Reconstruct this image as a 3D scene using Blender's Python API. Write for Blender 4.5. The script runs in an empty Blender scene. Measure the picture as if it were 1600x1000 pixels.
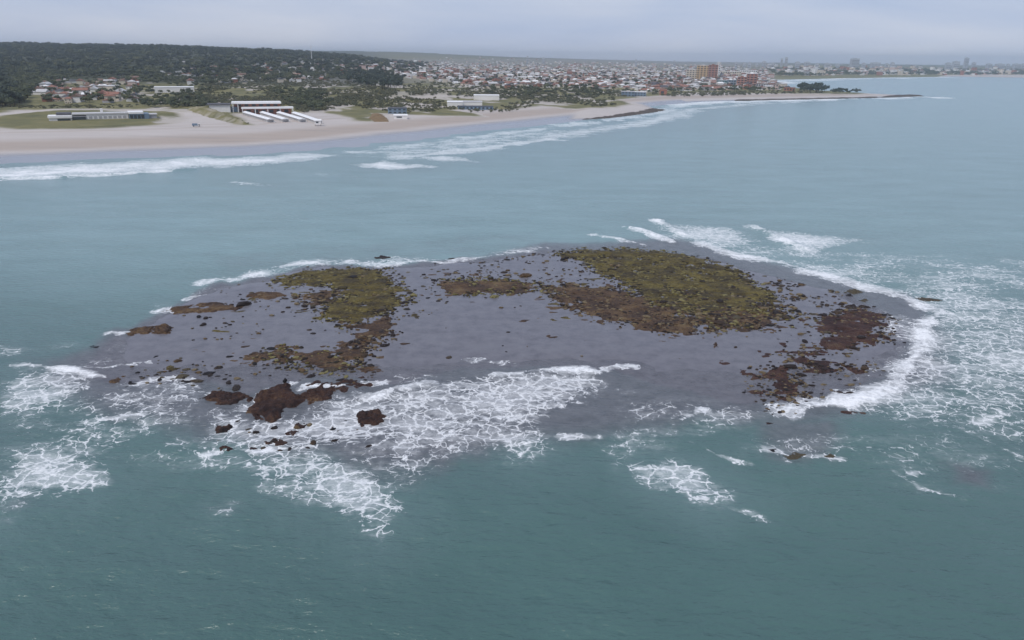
import bpy, bmesh, math, random
import numpy as np
random.seed(7); rng = np.random.default_rng(11)
scene = bpy.context.scene
R_ = math.radians

# ------------------------------------------------------------------ camera
CAM_Z, FPX = 60.0, 1143.0
HAZE = 1.05e-4
PITCH, ROLL = math.atan(410/FPX), R_(0.6)
FWD = np.array([0, math.cos(PITCH), -math.sin(PITCH)])
_u0 = np.array([0, math.sin(PITCH), math.cos(PITCH)]); _r0 = np.array([1.0, 0, 0])
RGT = math.cos(ROLL)*_r0 + math.sin(ROLL)*_u0
UPV = -math.sin(ROLL)*_r0 + math.cos(ROLL)*_u0
cam_d = bpy.data.cameras.new('camera'); cam = bpy.data.objects.new('camera', cam_d)
scene.collection.objects.link(cam)
cam_d.sensor_width = 36; cam_d.lens = 36*FPX/1600; cam_d.clip_start = 0.5; cam_d.clip_end = 60000
from mathutils import Matrix, Vector
m = Matrix.Identity(4)
for i in range(3):
    m[i][0], m[i][1], m[i][2] = RGT[i], UPV[i], -FWD[i]
m[0][3], m[1][3], m[2][3] = 0, 0, CAM_Z
cam.matrix_world = m
scene.camera = cam

# ------------------------------------------------------------------ sky, sun, exposure
SUN_EL, SUN_AZ = R_(54), R_(215)          # azimuth clockwise from +Y: high sun behind the camera's left
world = bpy.data.worlds.new('World'); scene.world = world; world.use_nodes = True
wt = world.node_tree; wt.nodes.clear()
def wn(t, **k):
    n = wt.nodes.new(t)
    for a, b in k.items(): setattr(n, a, b)
    return n
sky = wn('ShaderNodeTexSky', sky_type='NISHITA', sun_disc=False, sun_elevation=SUN_EL, sun_rotation=SUN_AZ)
tc = wn('ShaderNodeTexCoord')
mp = wn('ShaderNodeMapping'); mp.inputs['Scale'].default_value = (1.6, 1.6, 11.0)
nz = wn('ShaderNodeTexNoise'); nz.inputs['Scale'].default_value = 1.7; nz.inputs['Detail'].default_value = 7; nz.inputs['Roughness'].default_value = .55
nz.inputs['Distortion'].default_value = .3
rp = wn('ShaderNodeValToRGB')
rp.color_ramp.elements[0].position = .34; rp.color_ramp.elements[0].color = (2.15, 2.70, 4.05, 1)
rp.color_ramp.elements[1].position = .70; rp.color_ramp.elements[1].color = (3.02, 3.40, 4.40, 1)
mx = wn('ShaderNodeMix', data_type='RGBA'); mx.inputs[0].default_value = .92
bg = wn('ShaderNodeBackground'); bg.inputs['Strength'].default_value = .1
wo = wn('ShaderNodeOutputWorld')
L = wt.links.new
L(tc.outputs['Generated'], mp.inputs[0]); L(mp.outputs[0], nz.inputs['Vector']); L(nz.outputs['Fac'], rp.inputs[0])
sx = wn('ShaderNodeSeparateXYZ'); L(tc.outputs['Generated'], sx.inputs[0])
gr = wn('ShaderNodeValToRGB'); gr.color_ramp.elements[0].color = (1.34, 1.26, 1.15, 1); gr.color_ramp.elements[1].position = .26; gr.color_ramp.elements[1].color = (1, 1, 1, 1)
L(sx.outputs[2], gr.inputs[0]); gm = wn('ShaderNodeMix', data_type='RGBA', blend_type='MULTIPLY'); gm.inputs[0].default_value = 1
L(rp.outputs[0], gm.inputs[6]); L(gr.outputs[0], gm.inputs[7])
L(sky.outputs[0], mx.inputs[6]); L(gm.outputs[2], mx.inputs[7]); L(mx.outputs[2], bg.inputs[0]); L(bg.outputs[0], wo.inputs[0])
sl = bpy.data.lights.new('sun', 'SUN'); sl.energy = 1.5; sl.angle = R_(14); sl.color = (1, .95, .88)
so = bpy.data.objects.new('sun', sl); scene.collection.objects.link(so)
sd = Vector((math.sin(SUN_AZ)*math.cos(SUN_EL), math.cos(SUN_AZ)*math.cos(SUN_EL), math.sin(SUN_EL)))
so.rotation_euler = sd.to_track_quat('Z', 'Y').to_euler(); so.location = (0, 0, 300)
vs = scene.view_settings
vs.view_transform = 'Standard'; vs.look = 'None'; vs.exposure = 0.65; vs.gamma = 1; vs.use_curve_mapping = False
scene.cycles.use_denoising = True
scene.cycles.max_bounces = 5; scene.cycles.volume_bounces = 2; scene.cycles.transparent_max_bounces = 4
scene.cycles.caustics_reflective = False; scene.cycles.caustics_refractive = False

# ------------------------------------------------------------------ pixel <-> world
def at(px, py, z=0.0):
    px = np.asarray(px, float); py = np.asarray(py, float)
    d = FWD[:, None]*FPX + RGT[:, None]*(px.ravel()-800) + UPV[:, None]*(500-py.ravel())
    dz = np.minimum(d[2], -1.2)
    t = (np.asarray(z)-CAM_Z)/dz
    return d[0]*t, d[1]*t
def topx(X, Y, Z=0.0):
    v = np.stack([X, Y, np.asarray(Z)-CAM_Z+0*X])
    f = FWD@v
    return 800+FPX*(RGT@v)/f, 500-FPX*(UPV@v)/f
def G(pts, z=0.0):
    a = np.array(pts, float); X, Y = at(a[:, 0], a[:, 1], z)
    return np.stack([X, Y], 1)

# ------------------------------------------------------------------ noise and shapes
_perm = np.random.default_rng(3).permutation(256); _val = np.random.default_rng(4).random(256)
def vnoise(x, y, s=0):
    xi = np.floor(x).astype(int); yi = np.floor(y).astype(int); fx = x-xi; fy = y-yi
    fx = fx*fx*fx*(fx*(fx*6-15)+10); fy = fy*fy*fy*(fy*(fy*6-15)+10)
    h = lambda a, b: _val[_perm[(_perm[(a+s*37) & 255]+b) & 255]]
    return (h(xi, yi)*(1-fx)+h(xi+1, yi)*fx)*(1-fy)+(h(xi, yi+1)*(1-fx)+h(xi+1, yi+1)*fx)*fy
def fbm(x, y, s=0, o=4):
    t = 0; a = .5; n = 0
    for i in range(o):
        t = t+a*vnoise(x*2**i+i*17.3, y*2**i+i*9.1, s+i); n += a; a *= .5
    return t/n
def sstep(a, b, x):
    t = np.clip((x-a)/(b-a), 0, 1); return t*t*(3-2*t)
def segdist(P, X, Y, closed):
    n = len(P); D = np.full(X.shape, 1e18); best_t = np.zeros(X.shape)
    for i in range(n if closed else n-1):
        a, b = P[i], P[(i+1) % n]; ab = b-a; l2 = max(ab@ab, 1e-9)
        t = np.clip(((X-a[0])*ab[0]+(Y-a[1])*ab[1])/l2, 0, 1)
        D = np.minimum(D, (X-a[0]-t*ab[0])**2+(Y-a[1]-t*ab[1])**2)
    return np.sqrt(D)
def inside(P, X, Y):
    c = np.zeros(X.shape, bool); n = len(P)
    for i in range(n):
        a, b = P[i], P[(i+1) % n]
        if a[1] == b[1]: continue
        k = ((a[1] > Y) != (b[1] > Y)) & (X < (b[0]-a[0])*(Y-a[1])/(b[1]-a[1])+a[0])
        c ^= k
    return c
def sdf(P, X, Y):                       # positive inside
    d = segdist(P, X, Y, True); return np.where(inside(P, X, Y), d, -d)
def boxed(P, X, Y, pad):
    return (X > P[:, 0].min()-pad) & (X < P[:, 0].max()+pad) & (Y > P[:, 1].min()-pad) & (Y < P[:, 1].max()+pad)

# ------------------------------------------------------------------ object helpers
COL = scene.collection
def put(name, data, parent=None, label=None, cat=None, group=None, kind=None, loc=None, rotz=None, scale=None, mat=None):
    o = bpy.data.objects.new(name, data); COL.objects.link(o)
    if parent: o.parent = parent
    if loc is not None: o.location = loc
    if rotz is not None: o.rotation_euler = (0, 0, rotz)
    if scale is not None: o.scale = scale if hasattr(scale, '__len__') else (scale,)*3
    if label: o['label'] = label
    if cat: o['category'] = cat
    if group: o['group'] = group
    if kind: o['kind'] = kind
    if mat:
        if not data.materials: data.materials.append(mat)
        if data.materials[0] is not mat:
            o.material_slots[0].link = 'OBJECT'; o.material_slots[0].material = mat
    return o
def mesh(name, V, F, mat=None, smooth=False):
    me = bpy.data.meshes.new(name); V = np.asarray(V, np.float32)
    if isinstance(F, np.ndarray):
        k = F.shape[1]; n = len(F)
        me.vertices.add(len(V)); me.vertices.foreach_set('co', V.ravel())
        me.loops.add(n*k); me.loops.foreach_set('vertex_index', F.astype(np.int32).ravel())
        me.polygons.add(n); me.polygons.foreach_set('loop_start', np.arange(0, n*k, k, dtype=np.int32))
        me.polygons.foreach_set('loop_total', np.full(n, k, np.int32))
        me.update(calc_edges=True)
    else:
        me.from_pydata(V.tolist(), [], F); me.update()
    if smooth: me.polygons.foreach_set('use_smooth', np.ones(len(me.polygons), bool))
    if mat: me.materials.append(mat)
    return me
def fattr(me, name, v):
    a = me.attributes.new(name, 'FLOAT', 'POINT'); a.data.foreach_set('value', np.asarray(v, np.float32))
def cattr(me, name, c):
    a = me.attributes.new(name, 'FLOAT_COLOR', 'POINT'); a.data.foreach_set('color', np.asarray(c, np.float32).ravel())
class MB:                                # collects boxes / prisms of ONE part
    def __init__(s): s.v = []; s.f = []
    def box(s, x0, x1, y0, y1, z0, z1):
        b = len(s.v); s.v += [(x, y, z) for z in (z0, z1) for x, y in ((x0, y0), (x1, y0), (x1, y1), (x0, y1))]
        s.f += [[b+i for i in q] for q in ((0, 3, 2, 1), (4, 5, 6, 7), (0, 1, 5, 4), (1, 2, 6, 5), (2, 3, 7, 6), (3, 0, 4, 7))]; return s
    def gable(s, x0, x1, y0, y1, z0, z1, th=.25, hip=0):     # ridge along x, with a little thickness at the eaves
        b = len(s.v); ym = (y0+y1)/2
        s.v += [(x0, y0, z0), (x1, y0, z0), (x1, y1, z0), (x0, y1, z0), (x0, y0, z0+th), (x1, y0, z0+th), (x1, y1, z0+th), (x0, y1, z0+th), (x0+hip, ym, z1), (x1-hip, ym, z1)]
        s.f += [[b+i for i in q] for q in ((0, 3, 2, 1), (0, 1, 5, 4), (1, 2, 6, 5), (2, 3, 7, 6), (3, 0, 4, 7), (4, 5, 9, 8), (6, 7, 8, 9), (5, 6, 9), (7, 4, 8))]; return s
    def cone(s, c, r0, r1, z0, z1, n=8, dx=0, dy=0):
        b = len(s.v)
        for k in range(n): a = 2*math.pi*k/n; s.v.append((c[0]+r0*math.cos(a), c[1]+r0*math.sin(a), z0))
        for k in range(n): a = 2*math.pi*k/n; s.v.append((c[0]+dx+r1*math.cos(a), c[1]+dy+r1*math.sin(a), z1))
        s.f += [[b+k, b+(k+1) % n, b+n+(k+1) % n, b+n+k] for k in range(n)]
        s.f += [[b+n+k for k in range(n)], [b+k for k in range(n)][::-1]]; return s
    def mesh(s, name, mat): return mesh(name, s.v, s.f, mat)
    def build(s, name, mat, parent=None, **k): return put(name, s.mesh(name, mat), parent, **k)


WORDS = ['nearest', 'second nearest', 'third nearest', 'fourth nearest', 'fifth nearest', 'sixth nearest', 'seventh nearest', 'eighth nearest', 'ninth nearest', 'tenth nearest', 'eleventh nearest', 'twelfth nearest']
def rank_labels(items, marks):           # items: object, px, py, look; each is told apart by its rank from the nearest landmark
    bk = {}
    for o, x, y, look in items:
        m_ = min(marks, key=lambda t: math.hypot(x-t[1], 2*(y-t[2]))); bk.setdefault((look, m_[0]), []).append((math.hypot(x-m_[1], 2*(y-m_[2])), o))
    for (look, mk), L_ in bk.items():
        L_.sort(key=lambda t: t[0])
        for q, (_, o) in enumerate(L_):
            o['label'] = f'{look}, {WORDS[q]} of its kind to {mk}' if len(L_) > 1 and q < 12 else (f'{look} near {mk}' if len(L_) == 1 else f'{look}, one of many around {mk}')
            if q >= 12: o['group'] = f'{look}s around {mk}'
# ------------------------------------------------------------------ materials
class N:
    def __init__(s, name):
        s.m = bpy.data.materials.new(name); s.m.use_nodes = True; s.t = s.m.node_tree; s.p = s.t.nodes['Principled BSDF']
    def new(s, t, **k):
        n = s.t.nodes.new(t)
        for a, b in k.items(): setattr(n, a, b)
        return n
    def link(s, a, b): s.t.links.new(a, b)
    def val(s, sock, v):
        if hasattr(v, 'is_linked'): s.link(v, sock)
        else: sock.default_value = v
    def attr(s, n): return s.new('ShaderNodeAttribute', attribute_name=n)
    def coord(s, scale=(1, 1, 1), kind='Object', rot=0):
        c = s.new('ShaderNodeTexCoord'); mpg = s.new('ShaderNodeMapping'); mpg.inputs['Scale'].default_value = scale
        mpg.inputs['Rotation'].default_value = (0, 0, rot); s.link(c.outputs[kind], mpg.inputs[0]); return mpg.outputs[0]
    def noise(s, scale, detail=4, vec=None, rough=.55, dist=0):
        n = s.new('ShaderNodeTexNoise'); n.inputs['Scale'].default_value = scale; n.inputs['Detail'].default_value = detail
        n.inputs['Roughness'].default_value = rough; n.inputs['Distortion'].default_value = dist
        s.link(vec if vec is not None else s.coord(), n.inputs['Vector']); return n.outputs['Fac']
    def ramp(s, fac, stops):
        r = s.new('ShaderNodeValToRGB'); e = r.color_ramp.elements
        while len(e) < len(stops): e.new(.5)
        for k, (p, c) in enumerate(stops): e[k].position = p; e[k].color = tuple(c)+(1,)
        s.val(r.inputs[0], fac); return r.outputs[0]
    def mix(s, f, a, b):
        n = s.new('ShaderNodeMix', data_type='RGBA'); s.val(n.inputs[0], f)
        for sock, v in ((n.inputs[6], a), (n.inputs[7], b)): s.val(sock, v if hasattr(v, 'is_linked') else tuple(v)+(1,))
        return n.outputs[2]
    def math(s, op, a, b=0.0, c=None, clamp=False):
        n = s.new('ShaderNodeMath', operation=op, use_clamp=clamp); s.val(n.inputs[0], a); s.val(n.inputs[1], b)
        if c is not None: s.val(n.inputs[2], c)
        return n.outputs[0]
    def ss(s, x, a, b):                 # smoothstep from a to b
        n = s.new('ShaderNodeMapRange', interpolation_type='SMOOTHSTEP'); s.val(n.inputs[0], x); s.val(n.inputs[1], a); s.val(n.inputs[2], b); return n.outputs[0]
    def bump(s, h, strength, dist, prev=None):
        b = s.new('ShaderNodeBump'); b.inputs['Strength'].default_value = strength; b.inputs['Distance'].default_value = dist
        s.link(h, b.inputs['Height'])
        if prev is not None: s.link(prev, b.inputs['Normal'])
        return b.outputs[0]
    def set(s, **k):
        for a, b in k.items():
            s.val(s.p.inputs[a.replace('_', ' ')], (tuple(b)+(1,)) if isinstance(b, tuple) else b)
        return s.m
def plain(name, col, rough=.7, var=.25, scale=.6, spec=.3):
    n = N(name); f = n.noise(scale, 4)
    c = n.mix(f, tuple(v*(1-var) for v in col), tuple(min(1, v*(1+var)) for v in col))
    n.p.inputs['Specular IOR Level'].default_value = spec
    return n.set(Base_Color=c, Roughness=rough)

# ------------------------------------------------------------------ coastline (photo pixels on the water plane)
coast_px = [(0, 258), (200, 250), (400, 241), (560, 230), (700, 213), (800, 201), (880, 192), (950, 183.5), (1000, 178.5), (1034, 172.5),
            (1012, 167), (1045, 163.5), (1100, 159), (1200, 156.3), (1300, 154.2), (1380, 152.5), (1442, 150.3), (1400, 147.6), (1330, 144.5),
            (1262, 140), (1225, 135), (1205, 129), (1212, 124.5), (1300, 122.5), (1400, 120.8), (1500, 119.8), (1600, 121.5)]
cg = G(coast_px)
p0 = cg[0]; dirl = (cg[0]-cg[2]); dirl /= np.linalg.norm(dirl)
pl = cg[-1]
COAST = np.vstack([[p0+dirl*6000], [p0+dirl*700], [p0+dirl*250], cg, [[pl[0]+900, pl[1]+100], [11000, pl[1]+1500]], [[12000, 30000], [-20000, 30000], [-20000, p0[1]-1500]]])
HEADL = G([(890, 187), (950, 184.5), (1000, 179), (1032, 173), (1005, 163), (960, 158), (900, 168)])
def terrain(X, Y, d=None):
    if d is None: d = sdf(COAST, X, Y)
    z = np.where(d < 0, np.maximum(d*.03, -5), 3.0*sstep(0, 210, d)+.004*np.minimum(d, 210))
    inl = sstep(190, 330, d)
    z = z+inl*(1.0+6.5*np.clip(fbm(X/75, Y/75, 2, 3)-.25, 0, 1))
    k = boxed(HEADL, X, Y, 5); z = np.array(z)
    if k.any(): z[k] = z[k]+2.6*sstep(-2, 22, sdf(HEADL, X[k], Y[k]))
    az = X/np.maximum(Y, 50)
    z = z+5*sstep(400, 1500, d)
    hill = np.interp(az, [-.95, -.66, -.40, -.27, -.20, -.14, -.06], [78, 70, 64, 50, 33, 13, 0])*sstep(1250, 3150, Y)
    far = np.interp(az, [-.6, -.15, 0, .2, .5], [95, 92, 52, 14, 6])*sstep(4500, 8500, Y)
    z = z+np.where(d > 0, np.maximum(hill, far)+sstep(400, 1600, d)*(5*(fbm(X/420, Y/420, 9, 3)-.4)+sstep(1300, 2400, Y)*(az < -.1)*12*(fbm(X/130, Y/260, 10, 3)-.5)), 0)
    return z
def hit(px, py, it=14):
    px = np.atleast_1d(np.asarray(px, float)); py = np.atleast_1d(np.asarray(py, float)); z = np.full(px.shape, 4.0)
    for _ in range(it):
        X, Y = at(px, py, z); z = .5*z+.5*np.minimum(terrain(X, Y), 55)
    X, Y = at(px, py, z); return X, Y, terrain(X, Y)
def hit1(px, py):
    X, Y, Z = hit(px, py); return float(X[0]), float(Y[0]), float(Z[0])

# ------------------------------------------------------------------ polar sheet (finer near the drone, coarser far off)
def polar(rs, th):
    Rr, T = np.meshgrid(rs, th, indexing='ij'); X = Rr*np.sin(T); Y = Rr*np.cos(T)
    n, k = Rr.shape; i = np.arange(n*k).reshape(n, k)
    F = np.stack([i[:-1, :-1], i[:-1, 1:], i[1:, 1:], i[1:, :-1]], -1).reshape(-1, 4)[:, ::-1]
    return X.ravel(), Y.ravel(), F
def geom(a, b, q): return a*np.exp(np.arange(0, math.log(b/a), q))
TH = np.concatenate([np.radians(np.linspace(-180, -52, 18))[:-1], np.arange(-R_(52), R_(48), .0036), np.radians(np.linspace(48, 180, 18))])

# ================================================================== SEA
X, Y, F = polar(np.concatenate([geom(4, 56, .22), geom(56, 720, .0038), geom(720, 14000, .013)]), TH)
Rr = np.hypot(X, Y)
wk = np.clip(.010*Rr, .6, 9)
wx = X+wk*4.2*(fbm(X/(wk*4), Y/(wk*4), 1, 4)-.5); wy = Y+wk*4.2*(fbm(X/(wk*4), Y/(wk*4), 5, 4)-.5)
foam = np.zeros_like(X); milk = np.zeros_like(X); shal = np.zeros_like(X); ridge = np.zeros_like(X)
def fpoly(pts, dens, fe=3.0):
    P = G(pts); fe = max(fe, .8)*3.0; k = np.where(boxed(P, wx, wy, fe*8))[0]; d = sdf(P, wx[k], wy[k])
    foam[k] = np.maximum(foam[k], dens*sstep(-fe, fe*1.6, d)); milk[k] = np.maximum(milk[k], min(1, dens*1.1)*sstep(-fe*6, fe*3, d))
def fline(pts, w, dens, rid=0.0, wob=.62):
    P = G(pts); k = np.where(boxed(P, X, Y, w*6+6))[0]
    xx = X[k]+(wx[k]-X[k])*wob; yy = Y[k]+(wy[k]-Y[k])*wob
    d = segdist(P, xx, yy, False); vr = fbm(X[k]/(3+w*2.5), Y[k]/(3+w*2.5), 19, 3); ww = w*(.15+1.9*sstep(.3, .72, vr))
    foam[k] = np.maximum(foam[k], dens*(.72+.5*vr)*(1-sstep(ww*.2, ww*1.5+.25, d)))
    if rid: ridge[k] = np.maximum(ridge[k], rid*np.exp(-(segdist(P, X[k], Y[k], False)/2.2)**2))
def spoly(pts, s, fe):
    P = G(pts); k = np.where(boxed(P, wx, wy, fe*3))[0]; d = sdf(P, wx[k], wy[k])
    shal[k] = np.maximum(shal[k], s*sstep(-fe, fe, d))
# --- surf on the beach
fpoly([(-300, 272), (0, 261), (100, 257), (250, 249), (400, 243.5), (500, 240), (535, 242), (500, 249), (440, 254), (300, 264), (280, 266), (130, 275), (60, 278), (0, 281), (-300, 292)], 1.05, 4)
fline([(-100, 283), (0, 279), (90, 277), (140, 274)], 2.5, 1, .9); fline([(150, 274), (250, 268), (300, 265)], 2.5, .95, .8)
fpoly([(552, 256), (605, 250.5), (640, 256), (682, 261), (640, 264), (590, 263)], 1.1, 2)
fpoly([(635, 247.5), (700, 243), (735, 248), (755, 254.5), (700, 252.5)], .85, 2)
fpoly([(520, 240), (600, 229), (700, 217), (830, 202), (900, 193), (860, 213), (835, 222), (760, 238), (640, 245), (560, 244)], .5, 8)
fline([(640, 245), (760, 232), (840, 222), (870, 217)], 7, .8); fline([(560, 236), (700, 221), (840, 203)], 7, .6); fline([(700, 229), (800, 215), (880, 204)], 6, .7)
fpoly([(835, 214), (900, 204), (960, 194), (1030, 181), (1080, 169.5), (1180, 161), (1290, 157), (1180, 163.5), (1100, 171), (1062, 186), (1000, 198), (960, 201), (890, 217), (840, 220)], 1.0, 6)
fline([(880, 196), (960, 187), (1034, 176), (1055, 166)], 9, .7)
fline([(1050, 164.5), (1100, 160.3), (1200, 157.6), (1300, 155.3), (1380, 153.6), (1442, 151.2), (1462, 152.6)], 16, 1.0)
fline([(1208, 130), (1214, 126), (1300, 123.8), (1400, 121.9), (1480, 120.8)], 45, .95); fline([(1226, 137), (1262, 142), (1330, 146), (1400, 149), (1440, 150.5)], 20, .7)
fpoly([(360, 282), (395, 283), (428, 289), (380, 288)], .6, 1.5); fpoly([(440, 271), (500, 266), (580, 275), (500, 276)], .34, 4); fpoly([(300, 292), (350, 296), (340, 298)], .3, 2)
# --- seaward edge of the reef
fline([(318, 444), (352, 438), (400, 428), (445, 415), (490, 410)], 1.5, .95); fpoly([(330, 441), (400, 420), (480, 407), (545, 405), (530, 415), (440, 424), (380, 436)], .55, 1.6)
fline([(545, 409), (600, 413), (650, 408), (700, 411), (770, 401), (850, 388)], 1.6, .9); fpoly([(545, 402), (620, 398), (668, 404), (640, 413), (560, 414)], .6, 2); fpoly([(730, 404), (800, 390), (852, 386), (840, 393), (770, 404)], .6, 1.5)
fline([(245, 485), (258, 484), (275, 487)], .9, .95); fline([(290, 466), (320, 463), (345, 462), (354, 455)], .9, .7); fpoly([(300, 450), (345, 448), (354, 456), (320, 464), (292, 467)], .42, 1.5)
fline([(185, 519), (197, 520)], .8, .9); fline([(255, 500), (300, 505), (311, 501)], .8, .6); fpoly([(210, 530), (300, 532), (292, 548), (230, 560), (140, 575), (108, 574), (180, 552)], .45, 2)
fpoly([(235, 470), (300, 480), (312, 498), (270, 500), (230, 492)], .32, 2)
fline([(145, 574), (190, 571), (240, 563)], .7, .8); fpoly([(0, 540), (55, 545), (45, 556), (0, 560)], .55, 1.5); fpoly([(60, 530), (130, 530), (140, 538), (80, 545)], .35, 2)
# --- left foam
fline([(20, 574), (60, 575), (110, 578), (150, 586), (176, 588)], .8, 1.0, .35); fpoly([(25, 577), (110, 581), (165, 594), (160, 610), (110, 622), (60, 640), (0, 650), (0, 605)], .66, 1.2)
fpoly([(165, 592), (280, 590), (335, 612), (300, 640), (230, 650), (140, 648), (100, 625)], .46, 1.5); fline([(200, 603), (240, 592), (285, 590), (310, 605)], .7, .85)
fline([(130, 656), (170, 654), (215, 649)], .7, .8)
fpoly([(0, 640), (120, 630), (300, 640), (330, 700), (250, 760), (100, 700), (0, 700)], .30, 4)
fpoly([(0, 700), (70, 695), (178, 720), (185, 752), (120, 778), (60, 782), (15, 812), (0, 812)], .62, 1.1); fpoly([(200, 700), (310, 690), (420, 740), (300, 790), (200, 760)], .22, 3)
# --- round the front rocks
fpoly([(318, 640), (400, 652), (480, 640), (525, 608), (590, 615), (640, 650), (620, 690), (600, 702), (520, 705), (430, 712), (330, 708), (312, 680)], .64, 1.2)
fline([(380, 640), (410, 612), (430, 604), (452, 598)], .6, .6); fline([(330, 617), (360, 619)], .5, .7); fline([(470, 607), (520, 606), (560, 600), (600, 596)], .6, .9); fline([(320, 709), (380, 707), (430, 700), (480, 698)], .6, .95)
fpoly([(370, 722), (450, 705), (560, 725), (612, 752), (640, 798), (590, 842), (560, 835), (515, 805), (450, 772), (380, 752)], .68, 1.0)
fpoly([(600, 612), (700, 592), (800, 584), (910, 578), (942, 598), (925, 622), (870, 648), (830, 675), (860, 715), (825, 725), (765, 695), (700, 690), (640, 725), (600, 712), (590, 650)], .70, 1.3)
fpoly([(780, 592), (860, 583), (920, 580), (940, 597), (900, 618), (850, 640), (790, 625), (740, 605)], .82, 1.0)
fline([(575, 622), (620, 609), (672, 602)], .9, .95, .5); fline([(780, 589), (850, 582), (912, 577), (925, 580)], .9, 1.0, .5); fline([(945, 578), (968, 574), (990, 574)], .8, .9, .3)
fline([(800, 640), (860, 636), (885, 633)], 1.0, .9); fline([(690, 566), (740, 562), (792, 569)], 1.6, .45); fpoly([(610, 583), (690, 578), (760, 585), (700, 596), (620, 604)], .45, 1.5)
fpoly([(890, 690), (950, 664), (1050, 652), (1105, 645), (1108, 668), (1040, 700), (990, 715), (940, 700)], .40, 2); fline([(1062, 656), (1085, 652), (1103, 645)], .9, 1.05, .4); fline([(880, 681), (905, 680), (932, 682)], .6, .85)
fpoly([(985, 727), (1045, 714), (1105, 738), (1150, 768), (1142, 788), (1100, 798), (1060, 778), (1010, 755)], .84, .7); fline([(1145, 795), (1165, 799), (1195, 812)], .5, .5); fpoly([(920, 690), (985, 690), (1005, 712), (960, 738), (930, 715)], .36, 1.5)
fpoly([(312, 786), (380, 781), (392, 800), (352, 820), (322, 812)], .42, 1.2); fpoly([(560, 710), (700, 700), (760, 735), (700, 760), (600, 745)], .25, 3)
# --- right side
fline([(930, 367), (960, 372), (1000, 382)], 1.2, .9, .3); fline([(983, 355), (1012, 363), (1050, 377)], 1.6, 1.0, .5)
fpoly([(1028, 345), (1060, 350), (1130, 356), (1175, 362), (1190, 382), (1150, 393), (1100, 380), (1050, 370)], .80, 2); fline([(1028, 345), (1040, 352), (1064, 366)], 2, 1.05, .7)
fpoly([(1180, 355), (1225, 363), (1300, 369), (1335, 377), (1290, 384), (1262, 391), (1215, 377)], 1.0, 2); fline([(1180, 355), (1210, 368), (1255, 389)], 2.2, 1.05, .8); fpoly([(1290, 370), (1370, 377), (1300, 386)], .45, 3)
fline([(1095, 380), (1160, 398), (1230, 413), (1300, 432), (1360, 452), (1420, 470), (1480, 492)], 2.6, .98)
fpoly([(1060, 366), (1180, 385), (1250, 400), (1400, 425), (1500, 450), (1600, 445), (1600, 480), (1480, 492), (1350, 452), (1200, 412), (1110, 388)], .42, 3)
fpoly([(1440, 430), (1520, 422), (1600, 425), (1600, 440), (1500, 440)], .55, 2)
fpoly([(1340, 446), (1480, 456), (1600, 470), (1600, 560), (1720, 600), (1600, 612), (1540, 620), (1500, 655), (1420, 660), (1340, 641), (1285, 633), (1385, 606), (1442, 556), (1452, 490)], .60, 2)
fline([(1480, 485), (1452, 510), (1446, 545), (1440, 558), (1402, 585), (1386, 606), (1340, 624), (1282, 633), (1238, 640)], 2.0, 1.05, .25)
fpoly([(1385, 600), (1440, 560), (1500, 555), (1530, 580), (1480, 615), (1420, 640), (1350, 640), (1300, 632)], .78, 1.6)
fpoly([(1290, 560), (1400, 560), (1440, 575), (1380, 608), (1320, 600)], .36, 1.5); fpoly([(1360, 480), (1440, 500), (1445, 550), (1400, 560), (1350, 520)], .42, 2)
fpoly([(1100, 665), (1240, 645), (1420, 662), (1600, 630), (1750, 700), (1600, 800), (1440, 790), (1300, 740), (1130, 730)], .27, 4); fpoly([(960, 620), (1100, 620), (1190, 650), (1100, 660), (980, 640)], .27, 3)
fline([(1430, 742), (1437, 738), (1447, 738)], .6, 1); fline([(1525, 661), (1545, 655), (1565, 650), (1560, 640)], .9, .95); fline([(1197, 707), (1215, 705), (1240, 711), (1305, 716)], .6, .85); fline([(1450, 650), (1520, 680), (1600, 716)], .4, .4)
fline([(1200, 700), (1230, 720), (1262, 730)], .25, .35); fline([(1395, 730), (1440, 760), (1500, 780)], .25, .4); fline([(1080, 690), (1150, 720), (1180, 728)], .25, .4)
fpoly([(1050, 352), (1400, 395), (1600, 400), (1800, 420), (1800, 720), (1500, 700), (1300, 652), (1440, 560), (1450, 490), (1330, 440), (1100, 385)], .34, 4)
fpoly([(1480, 460), (1600, 470), (1750, 520), (1700, 600), (1560, 600), (1480, 560)], .55, 3)
fpoly([(0, 585), (120, 585), (280, 600), (330, 640), (420, 720), (380, 780), (200, 720), (120, 780), (0, 800)], .40, 3)
fpoly([(480, 700), (640, 690), (860, 660), (900, 690), (860, 730), (700, 750), (620, 780)], .40, 2)
fpoly([(950, 600), (1150, 625), (1240, 650), (1120, 700), (960, 660)], .34, 2)
# --- shallow dark rock below the water
REEF_PX = [(105, 592), (188, 516), (262, 478), (335, 446), (430, 425), (500, 413), (600, 413), (760, 403), (850, 390), (960, 384), (1050, 391), (1150, 408), (1230, 432), (1330, 458), (1395, 490), (1440, 535), (1392, 600), (1280, 634), (1200, 645), (1110, 630), (1000, 600), (950, 586), (800, 583), (700, 590), (620, 612), (570, 600), (450, 604), (380, 625), (300, 605), (200, 608)]
spoly(REEF_PX, 1.0, 4)
spoly([(60, 560), (850, 380), (1060, 370), (1300, 430), (1480, 480), (1500, 600), (1300, 660), (1200, 670), (1130, 660), (900, 690), (840, 700), (700, 740), (560, 740), (420, 710), (320, 690), (140, 640), (60, 600)], .86, 8)
spoly([(520, 700), (720, 690), (760, 740), (640, 775), (540, 760)], .5, 5); spoly([(1180, 640), (1320, 660), (1310, 725), (1200, 722)], .7, 4); spoly([(1470, 715), (1555, 735), (1550, 768), (1480, 755)], .8, 4)
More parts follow.
